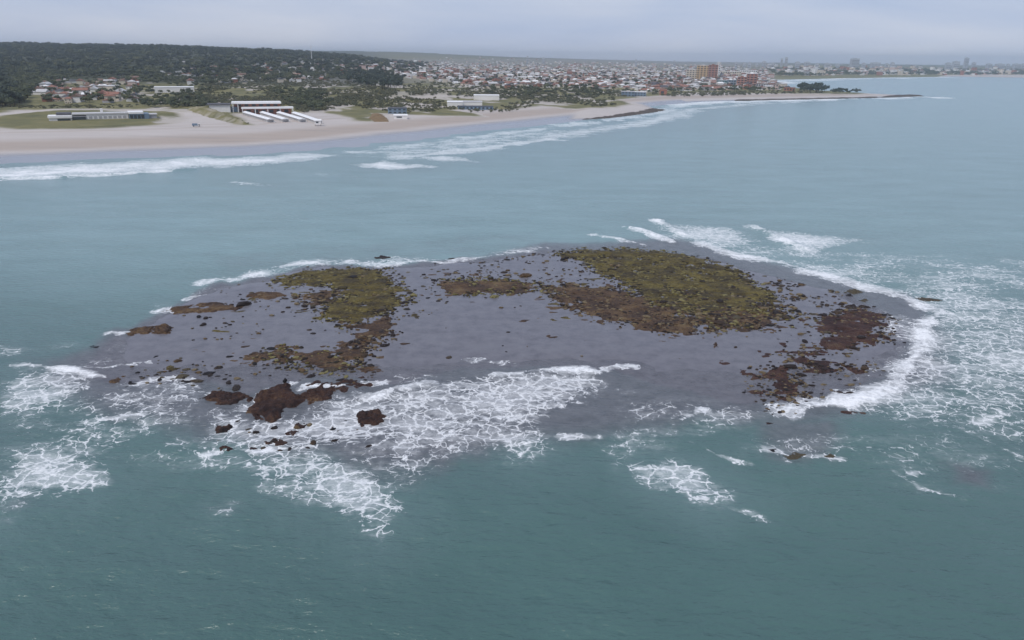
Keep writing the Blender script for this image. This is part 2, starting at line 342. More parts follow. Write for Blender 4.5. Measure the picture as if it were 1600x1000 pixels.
spoly([(150, 640), (250, 630), (300, 650), (180, 665)], .6, 3); spoly([(300, 395), (850, 360), (850, 390), (330, 440)], .35, 8); spoly([(0, 780), (60, 770), (50, 800), (0, 800)], .5, 3)
# --- swell
def wav(lam, ang, amp, s):
    a = R_(ang); u = X*math.sin(a)+Y*math.cos(a); w = X*math.cos(a)-Y*math.sin(a)
    return amp*np.sin(2*math.pi*u/lam+5*fbm(u/lam/4, w/lam/7, s, 2))*(.4+1.2*vnoise(u/lam/3, w/lam/5, s+3))
calm = 1-.85*np.clip(shal*sstep(.8, 1, shal), 0, 1)
Z = (.40*(fbm(X/3.0, Y/1.6, 14, 4)-.5)*(1-sstep(95, 230, Rr))+.50*(fbm(X/11+.2*Y/11, Y/5, 15, 3)-.5)*(1-sstep(150, 420, Rr))+.3*(fbm(X/34, Y/15, 16, 2)-.5)*(1-sstep(300, 900, Rr)))*calm+ridge+.06*foam*fbm(X/.8, Y/.8, 8, 2)*(Rr < 400)
Z = np.where(Rr > 9000, 0, Z)
dcoast = sdf(COAST, X, Y)
n = N('sea_water')
aF, aM, aS = n.attr('foam').outputs['Fac'], n.attr('milk').outputs['Fac'], n.attr('shallow').outputs['Fac']
vec = n.coord()
big = n.noise(.011, 4, vec, .6); mid = n.noise(.05, 4, n.coord((.6, 1.4, 1)), .6)
deep = n.ramp(big, [(.3, (.056, .110, .102)), (.52, (.072, .142, .128)), (.72, (.094, .174, .156))])
deep = n.mix(n.math('MULTIPLY', mid, .45), deep, (.055, .108, .118))
deep = n.mix(n.math('MULTIPLY', n.attr('sand_or_painted_sheen').outputs['Fac'], n.math('ADD', .45, n.math('MULTIPLY', mid, .6)), clamp=True), deep, (.255, .380, .395))  # paler inshore water, with low-angle sky reflection painted into the base colour
col = n.mix(n.math('MULTIPLY', aM, .62, clamp=True), deep, (.165, .240, .245))
rock = n.ramp(n.noise(.35, 6, vec, .65), [(.3, (.090, .088, .100)), (.55, (.132, .129, .144)), (.75, (.160, .157, .170))])
col = n.mix(n.math('MULTIPLY', aS, n.ss(n.math('ADD', aS, n.math('MULTIPLY', n.noise(.08, 5, vec), .6)), .45, 1.0), clamp=True), col, rock)
# lace of foam: walls of warped cells that thicken with the foam's density
wd = n.new('ShaderNodeTexNoise'); wd.inputs['Scale'].default_value = .45; wd.inputs['Detail'].default_value = 4; wd.inputs['Roughness'].default_value = .62; n.link(vec, wd.inputs['Vector'])
wa = n.new('ShaderNodeVectorMath', operation='MULTIPLY_ADD'); n.link(wd.outputs['Color'], wa.inputs[0]); wa.inputs[1].default_value = (4.2, 3.2, 0)
wd2 = n.new('ShaderNodeTexNoise'); wd2.inputs['Scale'].default_value = .11; wd2.inputs['Detail'].default_value = 2; n.link(vec, wd2.inputs['Vector'])
wb = n.new('ShaderNodeVectorMath', operation='MULTIPLY_ADD'); n.link(wd2.outputs['Color'], wb.inputs[0]); wb.inputs[1].default_value = (5, 5, 0); n.link(vec, wb.inputs[2]); n.link(wb.outputs[0], wa.inputs[2])
def vor(scale):
    v = n.new('ShaderNodeTexVoronoi', feature='DISTANCE_TO_EDGE', voronoi_dimensions='2D'); v.inputs['Scale'].default_value = scale; n.link(wa.outputs[0], v.inputs['Vector']); return v.outputs['Distance']
brk = n.noise(.075, 5, n.coord((.8, 1.15, 1)), .68)
dens = n.math('ADD', n.math('MULTIPLY', aF, n.math('ADD', .88, n.math('MULTIPLY', n.ss(aF, .7, 1.0), .14))), n.math('MULTIPLY', n.math('SUBTRACT', brk, .5), n.math('MULTIPLY', n.ss(aF, .02, .35), 1.9)))
fine = n.noise(.7, 3, vec, .65)
dens = n.math('ADD', dens, n.math('MULTIPLY', n.math('SUBTRACT', fine, .5), n.math('MULTIPLY', n.ss(aF, .03, .4), 1.1)))
def curl(scale, detail, rough, st, t0, t1, soft):   # winding filaments along the mid level of a noise, wider where foam is dense
    nn = n.new('ShaderNodeTexNoise'); nn.inputs['Scale'].default_value = scale; nn.inputs['Detail'].default_value = detail; nn.inputs['Roughness'].default_value = rough; nn.inputs['Distortion'].default_value = .55
    mpg = n.new('ShaderNodeMapping'); mpg.inputs['Scale'].default_value = (1, st, 1); n.link(vec, mpg.inputs[0]); n.link(mpg.outputs[0], nn.inputs['Vector'])
    rd = n.math('ABSOLUTE', n.math('SUBTRACT', nn.outputs['Fac'], .5))
    w = n.math('MULTIPLY', n.math('MAXIMUM', n.math('SUBTRACT', dens, t0), 0.0), t1)
    return n.math('MULTIPLY', n.math('SUBTRACT', 1.0, n.ss(n.math('DIVIDE', rd, n.math('MAXIMUM', w, .0005)), .1, 1.0+soft)), n.ss(dens, t0, t0+.22))
def cells(scale, t0, gain):
    w = n.math('MULTIPLY', n.math('MAXIMUM', n.math('SUBTRACT', dens, t0), 0.0), gain)
    q = n.math('DIVIDE', vor(scale), n.math('MAXIMUM', w, .001))
    return n.math('MULTIPLY', n.math('SUBTRACT', 1.0, n.ss(q, .1, 1.15)), n.ss(dens, t0, t0+.2))
fm = n.math('MAXIMUM', n.math('MULTIPLY', curl(.26, 2, .5, 1.2, .10, .060, .3), .80), n.math('MULTIPLY', curl(.85, 2, .5, 1.25, .38, .085, .4), .66))
fm = n.math('MAXIMUM', fm, n.math('MULTIPLY', cells(.30, .14, .26), .85))
fm = n.math('MAXIMUM', fm, n.ss(dens, .74, 1.25))
fm = n.math('MULTIPLY', fm, n.math('ADD', .45, n.math('MULTIPLY', n.noise(1.7, 3, vec), .95)), clamp=True)
strk = n.noise(.16, 4, n.coord((.28, 1.6, 1), rot=-.12), .6)
veil = n.math('MULTIPLY', n.ss(n.math('ADD', dens, n.math('MULTIPLY', n.math('SUBTRACT', strk, .5), n.math('MULTIPLY', n.ss(aF, .02, .3), 1.2))), .05, 1.05), .44)
fm = n.math('MAXIMUM', fm, veil)
col = n.mix(fm, col, (.86, .87, .88))
n.p.inputs['IOR'].default_value = 1.33
h1 = n.noise(.8, 4, n.coord((.6, 1.5, 1), rot=.2), .6); h2 = n.noise(.12, 3, n.coord((.6, 1.5, 1), rot=-.15), .5)
b = n.bump(h2, .5, .26); b = n.bump(h1, .8, .55, b)
n.link(b, n.p.inputs['Normal'])
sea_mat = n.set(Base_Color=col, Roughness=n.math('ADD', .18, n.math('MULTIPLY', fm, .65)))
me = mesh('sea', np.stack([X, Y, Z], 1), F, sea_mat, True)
fattr(me, 'foam', foam); fattr(me, 'milk', milk); fattr(me, 'shallow', shal); fattr(me, 'sand_or_painted_sheen', sstep(110, 240, Y+25*(fbm(X/90, Y/60, 17, 3)-.5)-.12*np.abs(X)))  # last mask: inshore water, also lightened in place of grazing sky reflection
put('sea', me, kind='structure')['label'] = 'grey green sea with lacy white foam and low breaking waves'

# ================================================================== LAND: beach and the vegetated ground behind it
back_px = [(-400, 178), (0, 177), (25, 172.5), (130, 172), (212, 171.5), (275, 173.5), (300, 176), (345, 184), (375, 195), (391, 195.5), (372, 184), (360, 177), (470, 176.5), (505, 176), (535, 180), (560, 189), (600, 191), (612, 188),
           (592, 180), (625, 178.5), (690, 181), (762, 183), (742, 177), (700, 172), (735, 168.5), (790, 172), (845, 165), (900, 171), (958, 169), (985, 163), (966, 156), (1000, 151.5), (1100, 144.3), (1200, 146), (1290, 146.5), (1345, 147.2)]
bx_, by_, _ = hit([p[0] for p in back_px], [p[1] for p in back_px])
BACK = np.vstack([np.stack([bx_, by_], 1), [[900, 1850], [2000, 3600], [11000, 5200], [12000, 30000], [-20000, 30000], [-20000, 700]]])
ox, oy, oz = hit1(140, 186.5)
OVAL_A, OVAL_B = 92, 92
X, Y, F = polar(np.concatenate([geom(330, 1500, .0056), geom(1500, 14000, .011)]), np.arange(-R_(50), R_(46), .0042))
d = sdf(COAST, X, Y); Z = terrain(X, Y, d)
wob = 14*(fbm(X/28, Y/28, 6, 4)-.5)
dv = sdf(BACK, X, Y)+wob
ovx, ovy = (X-ox), (Y-oy)
dov = 80-np.hypot(ovx/1.0, ovy/.98)+wob*1.2
trk = np.abs(np.hypot(ovx, ovy)-97)             # sand track round the oval
veg = np.maximum(sstep(-4, 6, dv), sstep(-4, 5, dov))
veg = veg*(1-sstep(9, 5, trk)*(oy-20 < Y)*(X > ox-160)*(X < ox+160)*.9)
pxs, pys = topx(X, Y, Z)
# bare sand showing among the dunes, and open lawns
sand_or_painted_sheen = sstep(.59, .66, fbm(X/34, Y/48, 12, 4))*(pxs > 470)*(pxs < 1010)*(pys > 132)
sand_or_painted_sheen = np.maximum(sand_or_painted_sheen, sstep(.70, .76, fbm(X/30, Y/60, 13, 4))*(pxs > 180)*(pxs < 480)*(pys > 118))
sand_or_painted_sheen = np.maximum(sand_or_painted_sheen, (pxs > 600)*(pxs < 700)*(pys > 143)*(pys < 153)*.6)
veg = veg*(1-.9*sand_or_painted_sheen)
urban = sstep(0, 1, ((pxs > 460) & (pxs < 1210) & (pys < 131) & (pys > 92)).astype(float))*.6
Z = Z+1.1*veg*sstep(-2, 10, dov)+np.where((dv > 0) & (d > 0), .9*veg*fbm(X/6, Y/6, 3, 3), 0)
n = N('sand')
aw, ab = n.attr('wet').outputs['Fac'], n.attr('band').outputs['Fac']
vec = n.coord()
f1 = n.noise(.05, 6, n.coord((.35, 1.6, 1), rot=-.12), .6)
dry = n.mix(f1, (.42, .375, .345), (.54, .49, .455))
dry = n.mix(ab, dry, n.mix(f1, (.34, .275, .23), (.42, .35, .295)))
dry = n.mix(n.math('MULTIPLY', n.ss(n.noise(.022, 5, n.coord((.25, 2.6, 1), rot=-.12), .6), .55, .7), .4), dry, (.29, .26, .245))
col = n.mix(aw, dry, (.26, .26, .275))
n.link(n.bump(n.noise(.8, 4, vec), .3, .15), n.p.inputs['Normal'])
sand_mat = n.set(Base_Color=col, Roughness=n.math('SUBTRACT', .9, n.math('MULTIPLY', aw, .68)))
n = N('dune_ground')
av, au = n.attr('veg').outputs['Fac'], n.attr('urban').outputs['Fac']
vec = n.coord()
g = n.ramp(n.noise(.035, 6, vec, .62), [(.3, (.085, .086, .030)), (.5, (.165, .148, .046)), (.68, (.245, .205, .085))])
g = n.mix(n.math('MULTIPLY', n.noise(.35, 4, vec), .5), g, (.080, .085, .040))
g = n.mix(n.math('MULTIPLY', n.attr('wood').outputs['Fac'], .85), g, (.030, .040, .022))
g = n.mix(au, g, n.mix(n.noise(.03, 4, vec), (.12, .12, .10), (.26, .24, .21)))
s_ = n.mix(n.noise(.06, 5, vec), (.40, .355, .315), (.52, .47, .425))
n.link(n.bump(n.noise(.5, 4, vec), .5, .5), n.p.inputs['Normal'])
dune_mat = n.set(Base_Color=n.mix(av, s_, g), Roughness=.95)
isveg = (veg[F].max(1) > .02) | (dv[F].max(1) > 25)
keep = (Z[F].max(1) > -1.0)
def submesh(name, sel, mat, attrs, dz=0.0, **k):
    f = F[sel]; u, inv = np.unique(f, return_inverse=True)
    me = mesh(name, np.stack([X[u], Y[u], Z[u]+dz], 1), inv.reshape(f.shape), mat, True)
    for a, v in attrs.items(): fattr(me, a, v[u])
    o = put(name, me, kind='structure'); o['label'] = k['label']
wet = sstep(62, 34, d+wob*.8)*(Y < 1500)*(X < 260)+sstep(30, 12, d+wob*.5)*((X >= 260) | (Y >= 1500))
wet = wet*(1-sstep(-4, 8, sdf(HEADL, X, Y)))
band = sstep(55, 75, d+wob)*sstep(135, 100, d+wob)*.9+.55*sstep(6, 2, np.abs(d-168+wob*.5))+.4*sstep(5, 2, np.abs(d-190+wob*.4))
submesh('beach', keep & ~isveg, sand_mat, {'wet': np.clip(wet, 0, 1), 'band': np.clip(band, 0, 1)}, label='wide pale sand beach with wet sheen near the water')
azv = X/np.maximum(Y, 50)
wood = np.maximum(sstep(1250, 1500, Y)*sstep(-.13, -.22, azv), sstep(6000, 8000, Y)*.7)
wood = np.maximum(wood, sstep(120, 80, pxs)*sstep(150, 138, pys))
submesh('coastal_land', keep & isveg, dune_mat, {'veg': np.clip(veg, 0, 1), 'urban': urban, 'wood': wood}, label='green dunes and town ground behind the beach')

# ================================================================== REEF
reef = G(REEF_PX)
def grid_patch(P, step, pad=0.0):
    xs = np.arange(P[:, 0].min()-pad, P[:, 0].max()+pad, step); ys = np.arange(P[:, 1].min()-pad, P[:, 1].max()+pad, step)
    gx, gy = np.meshgrid(xs, ys); gx, gy = gx.ravel(), gy.ravel(); i = np.arange(gx.size).reshape(len(ys), len(xs))
    Fq = np.stack([i[:-1, :-1], i[:-1, 1:], i[1:, 1:], i[1:, :-1]], -1).reshape(-1, 4); return gx, gy, Fq
def cut(gx, gy, gz, Fq, sel):
    f = Fq[sel]; u, inv = np.unique(f, return_inverse=True); return np.stack([gx[u], gy[u], gz[u]], 1), inv.reshape(f.shape)
n = N('wet_reef_rock'); vec = n.coord()
c = n.ramp(n.noise(.30, 7, vec, .66), [(.28, (.105, .101, .114)), (.5, (.145, .140, .156)), (.72, (.175, .169, .184))])
c = n.mix(n.math('MULTIPLY', n.ss(n.noise(.07, 5, n.coord((.6, 1.5, 1))), .5, .72), .55), c, (.165, .160, .174))
c = n.mix(n.math('MULTIPLY', n.ss(n.noise(1.1, 5, vec, .7), .61, .72), .6), c, (.065, .055, .052))
b = n.bump(n.noise(.5, 5, n.coord((.7, 1.6, 1), rot=.15), .6), .35, .12); b = n.bump(n.noise(3.0, 3, vec), .25, .04, b); n.link(b, n.p.inputs['Normal'])
n.p.inputs['IOR'].default_value = 1.36
reef_mat = n.set(Base_Color=c, Roughness=.24)
gx, gy, Fq = grid_patch(reef, 1.0)
dr = sdf(reef, gx, gy)+9*(fbm(gx/9, gy/9, 21, 4)-.5)
gz = -.32+.46*sstep(-1, 9, dr)+.10*(fbm(gx/6, gy/6, 23, 4)-.5)-.25*sstep(150, 128, gy)
V, ff = cut(gx, gy, gz, Fq, gz[Fq].max(1) > -.2)
o = put('reef_flat', mesh('reef_flat', V, ff, reef_mat, True), kind='structure'); o['label'] = 'flat grey purple reef under a film of water'
def reef_z(x, y):
    x = np.asarray(x, float); y = np.asarray(y, float)
    dd = sdf(reef, x, y)+9*(fbm(x/9, y/9, 21, 4)-.5)
    return np.maximum(-.32+.46*sstep(-1, 9, dd)+.10*(fbm(x/6, y/6, 23, 4)-.5)-.25*sstep(150, 128, y), -.05)
def weed_mat(name, a, b_, c_, d_, rnd=False):
    n = N(name); vec = n.coord()
    f = n.math('ADD', n.math('MULTIPLY', n.noise(.16, 4, vec, .6), .5), n.math('MULTIPLY', n.noise(1.5, 6, vec, .78), .5))
    if rnd:
        gi = n.new('ShaderNodeNewGeometry'); oi = n.new('ShaderNodeObjectInfo')
        f = n.math('ADD', n.math('MULTIPLY', f, .4), n.math('MULTIPLY', n.math('FRACT', n.math('ADD', gi.outputs['Random Per Island'], oi.outputs['Random'])), .6))
    c = n.ramp(f, [(.38, a), (.46, b_), (.54, c_), (.62, d_)])
    c = n.mix(n.math('MULTIPLY', n.ss(n.noise(3.5, 4, vec, .7), .48, .68), .7), c, tuple(v*.45 for v in a))
    n.link(n.bump(n.noise(2.6, 6, vec, .7), .9, .22), n.p.inputs['Normal'])
    n.p.inputs['Specular IOR Level'].default_value = .18
    return n.set(Base_Color=c, Roughness=.6)
olive = weed_mat('olive_seaweed', (.024, .017, .011), (.062, .046, .017), (.112, .085, .022), (.18, .145, .042))
brown = weed_mat('brown_seaweed', (.022, .014, .011), (.058, .034, .021), (.105, .062, .032), (.165, .11, .05))
red = weed_mat('red_seaweed', (.018, .010, .009), (.042, .020, .016), (.070, .033, .023), (.10, .060, .032))
cob_olive = weed_mat('olive_cobble', (.030, .024, .016), (.085, .065, .020), (.13, .105, .028), (.20, .175, .075), True)
cob_brown = weed_mat('brown_cobble', (.024, .017, .015), (.060, .038, .022), (.11, .068, .032), (.17, .13, .075), True)
dark_rock = weed_mat('dark_wet_rock', (.014, .012, .013), (.030, .023, .021), (.055, .038, .028), (.08, .065, .04), True)
# patches of seaweed-covered rock: irregular mounds that rise out of the flat
PATCH = [  # pixel outline, height, material, cobbles per m2, cobble material, name, label
 ([(872, 396), (900, 391), (960, 387), (1040, 393), (1100, 404), (1150, 422), (1180, 445), (1205, 462), (1215, 480), (1180, 492), (1110, 492), (1060, 485), (1010, 472), (985, 452), (950, 430), (915, 410)], .30, olive, .85, cob_olive, 'seaweed_bed', 'largest olive green seaweed bed on the far right of the reef'),
 ([(843, 444), (900, 447), (980, 456), (1035, 474), (1085, 500), (1105, 520), (1050, 520), (960, 502), (900, 484), (865, 462)], .25, brown, .95, cob_brown, 'seaweed_bed', 'russet brown seaweed bed below the largest olive bed'),
 ([(690, 440), (740, 436), (830, 441), (850, 452), (790, 460), (720, 462), (692, 452)], .22, brown, .8, cob_olive, 'seaweed_bed', 'thin strip of brown seaweed bed in the middle of the reef'),
 ([(430, 440), (480, 426), (560, 420), (605, 424), (610, 440), (634, 465), (628, 482), (590, 492), (540, 508), (508, 503), (505, 485), (532, 470), (535, 452), (500, 445), (450, 449)], .32, olive, .9, cob_olive, 'seaweed_bed', 'hooked olive seaweed bed on the left half of the reef'),
 ([(556, 507), (602, 499), (604, 528), (592, 546), (560, 560), (536, 556), (546, 540), (562, 528)], .30, brown, .9, cob_brown, 'seaweed_bed', 'brown seaweed bed below the hooked olive bed'),
 ([(405, 555), (440, 545), (490, 550), (545, 558), (552, 572), (520, 582), (480, 573), (440, 566)], .30, brown, .8, cob_olive, 'seaweed_bed', 'low brown seaweed bed above the front left rocks'),
 ([(1280, 505), (1320, 492), (1352, 486), (1388, 496), (1372, 515), (1372, 530), (1340, 540), (1300, 548), (1282, 538), (1300, 524)], .34, red, .5, cob_brown, 'seaweed_bed', 'dark red seaweed bed at the right end of the reef'),
 ([(1232, 556), (1270, 552), (1272, 566), (1300, 570), (1345, 572), (1310, 584), (1262, 578)], .26, red, .6, cob_brown, 'seaweed_bed', 'small red brown seaweed bed below the right end bed'),
 ([(1184, 578), (1225, 576), (1262, 598), (1235, 614), (1190, 612)], .28, red, .6, cob_brown, 'seaweed_bed', 'red brown seaweed bed above the right foam line'),
 ([(1193, 628), (1240, 614), (1280, 618), (1262, 634), (1210, 642)], .30, red, .5, cob_brown, 'seaweed_bed', 'red brown seaweed bed touching the right foam line'),
 ([(1050, 470), (1180, 480), (1240, 490), (1200, 512), (1120, 516), (1070, 505)], .14, brown, .5, cob_olive, 'seaweed_bed', 'patchy brown seaweed bed between olive bed and open reef'),
 ([(475, 462), (535, 456), (532, 476), (480, 478)], .2, brown, .5, cob_brown, 'seaweed_bed', 'small brown seaweed bed left of the hooked olive bed'),
]
def mound(P, h, step, seed, edge=2.6, base=None, sc=2.2, rag=3.2, ragged=False, fine=.7):
    gx, gy, Fq = grid_patch(P, step, 6 if ragged else 2.5)
    dd = sdf(P, gx, gy)+rag*(fbm(gx/(sc*1.6), gy/(sc*1.6), seed, 4)-.5)*1.6
    if ragged:                        # weed beds break up into ragged islets towards their margins
        lev = sstep(-4.5, 5, sdf(P, gx, gy))
        hh = h*2.3*(fbm(gx/3.4, gy/2.6, seed, 4)-(.78-.50*lev))+h*.9*(fbm(gx/.8, gy/.8, seed+7, 2)-.5)*lev
        gz = reef_z(gx, gy)+np.clip(hh, -.25, h*1.6)
        return cut(gx, gy, gz, Fq, hh[Fq].max(1) > -.06)
    zb = reef_z(gx, gy) if base is None else np.full(gx.shape, base)
    hh = (h*(.35+1.1*fbm(gx/sc, gy/sc, seed+5, 4))+h*fine*(fbm(gx/.7, gy/.7, seed+7, 3)-.5))*sstep(-.2, edge, dd)-.12*sstep(.6, -.6, dd)
    gz = zb+hh
    return cut(gx, gy, gz, Fq, dd[Fq].max(1) > -.6)
spots = []                                    # x, y, size, material for every cobble
for k, (pts, h, mt, dens_, cm, nm, lab) in enumerate(PATCH):
    P = G(pts); V, ff = mound(P, h, .42, 30+k, ragged=True)
    put(nm, mesh(nm, V, ff, mt, True), label=lab, cat='seaweed', group='seaweed beds on the reef')
    lo, hi = P.min(0)-5, P.max(0)+5; cnt = int(dens_*3.0*(hi-lo).prod())
    q = rng.random((cnt, 2))*(hi-lo)+lo; dd = sdf(P, q[:, 0], q[:, 1])
    pr = sstep(-4.5, 1.5, dd)*(.15+.85*sstep(.32, .6, fbm(q[:, 0]/4, q[:, 1]/4, 60+k, 3)))*.75
    q = q[rng.random(cnt) < pr]
    for x, y in q: spots.append((x, y, rng.lognormal(-1.2, .42), 2 if rng.random() < .22 else (0 if cm is cob_olive else 1)))
# loose stones strewn over the flat
LOOSE = [([(840, 396), (960, 415), (1000, 470), (880, 450), (720, 440), (680, 425), (760, 405)], .10), ([(1170, 425), (1330, 458), (1400, 490), (1300, 500), (1180, 520), (1050, 530), (980, 505), (1100, 480)], .22), ([(560, 425), (700, 430), (700, 500), (600, 500)], .07),
         ([(270, 480), (520, 450), (520, 520), (300, 540)], .06), ([(200, 590), (420, 545), (600, 560), (580, 600), (380, 615)], .16), ([(430, 420), (850, 395), (850, 430), (500, 440)], .07), ([(1200, 540), (1330, 470), (1420, 520), (1390, 600), (1230, 640)], .14), ([(600, 500), (900, 470), (1180, 520), (1180, 560), (700, 560)], .008),
         ([(150, 600), (330, 600), (330, 560), (180, 560)], .10), ([(340, 450), (470, 428), (460, 470), (330, 490)], .07), ([(860, 390), (960, 400), (1000, 440), (900, 425)], .35), ([(985, 448), (1180, 462), (1240, 500), (1180, 518), (1060, 500)], .75), ([(1150, 425), (1260, 450), (1290, 490), (1200, 500)], .35), ([(590, 425), (640, 470), (600, 500), (540, 470)], .3), ([(330, 660), (600, 640), (600, 700), (340, 710)], .10)]
for pts, dn in LOOSE:
    P = G(pts); lo, hi = P.min(0), P.max(0); cnt = int(dn*(hi-lo).prod()*1.5); q = rng.random((cnt, 2))*(hi-lo)+lo
    k = inside(P, q[:, 0], q[:, 1]) & (fbm(q[:, 0]/7, q[:, 1]/4, 71, 3) > .47)
    for x, y in q[k]: spots.append((x, y, rng.lognormal(-.95, .45), 2 if rng.random() < .55 else 1))
S = np.array(spots)
def dome(seed, ns=7):
    r = np.random.default_rng(seed); V = []; Fc = []
    for j, (rad, z) in enumerate(((1.0, -.18), (.93, .18), (.60, .46))):
        for k in range(ns):
            a = 2*math.pi*(k+.5*(j % 2))/ns; q = rad*(.78+.44*r.random()); V.append((q*math.cos(a)*1.15, q*math.sin(a)*.85, z*(.75+.5*r.random())))
    V.append((.1*r.normal(), .1*r.normal(), .58))
    for j in range(2):
        for k in range(ns):
            a0, a1, b0, b1 = j*ns+k, j*ns+(k+1) % ns, (j+1)*ns+k, (j+1)*ns+(k+1) % ns; Fc += [(a0, a1, b1), (a0, b1, b0)]
    for k in range(ns): Fc.append((2*ns+k, 2*ns+(k+1) % ns, 3*ns))
    return np.array(V), np.array(Fc)
DOMES = [dome(s) for s in range(12)]
dist = np.hypot(S[:, 0], S[:, 1]); order = np.argsort(-S[:, 2]/dist)
sz = reef_z(S[:, 0], S[:, 1])
RM = [cob_olive, cob_brown, dark_rock]
bound_z = sz.copy()
# lift cobbles that lie on a mound a little
lead, rest = order[:300], order[300:]
dome_me = [[mesh('loose_rock', v, [tuple(t) for t in f.tolist()], mt) for v, f in DOMES] for mt in RM]
RWORD = {0: ('olive weed covered boulder lying on the olive seaweed beds', 'boulders on the olive seaweed beds'), 1: ('brown weed covered boulder lying on or beside the brown seaweed beds', 'boulders of the brown seaweed beds'), 2: ('dark wet boulder lying alone on the flat grey reef', 'dark boulders strewn over the flat reef')}
bould = []
for i in lead:
    x, y, s, mt = S[i]; mt = int(mt); lift = .10 if mt < 2 else 0
    o = put('boulder', dome_me[mt][rng.integers(12)], label=RWORD[mt][0], cat='boulder', group=RWORD[mt][1], loc=(x, y, sz[i]+lift), rotz=rng.random()*6.28, scale=(s, s*(.7+.3*rng.random()), s*(.5+.3*rng.random())))
    a, b = topx(np.array([x]), np.array([y])); bould.append((o, a[0], b[0], ('large ' if s > .95 else '')+['olive weedy boulder', 'brown weedy boulder', 'dark wet boulder'][mt]))
for mt, nm, lab in ((0, 'olive_cobbles', 'countless small olive weed covered stones on the seaweed beds'), (1, 'brown_cobbles', 'countless small brown weed covered stones on the reef'), (2, 'dark_stones', 'countless small dark wet stones strewn over the reef')):
    k = rest[S[rest, 3] == mt]; VV = []; FF = []; b0 = 0
    ang = rng.random(len(k))*6.28; which = rng.integers(0, 12, len(k))
    for w in range(12):
        kk = k[which == w]; a = ang[which == w]; v, f = DOMES[w]
        s = S[kk, 2]; ca, sa = np.cos(a), np.sin(a)
        vx = (v[None, :, 0]*ca[:, None]-v[None, :, 1]*sa[:, None])*s[:, None]+S[kk, 0][:, None]; vy = (v[None, :, 0]*sa[:, None]+v[None, :, 1]*ca[:, None])*s[:, None]*.8+S[kk, 1][:, None]
        # keep the stone's plan round its own centre
        vy = (vy-S[kk, 1][:, None]*1)+S[kk, 1][:, None]
        vz = v[None, :, 2]*s[:, None]*.62+sz[kk][:, None]+(.10 if mt < 2 else 0)
        VV.append(np.stack([vx, vy, vz], -1).reshape(-1, 3)); FF.append((f[None]+np.arange(len(kk))[:, None, None]*len(v)+b0).reshape(-1, 3)); b0 += len(kk)*len(v)
    o = put(nm, mesh(nm, np.vstack(VV), np.vstack(FF), RM[mt]), kind='stuff'); o['label'] = lab; o['category'] = 'stones'
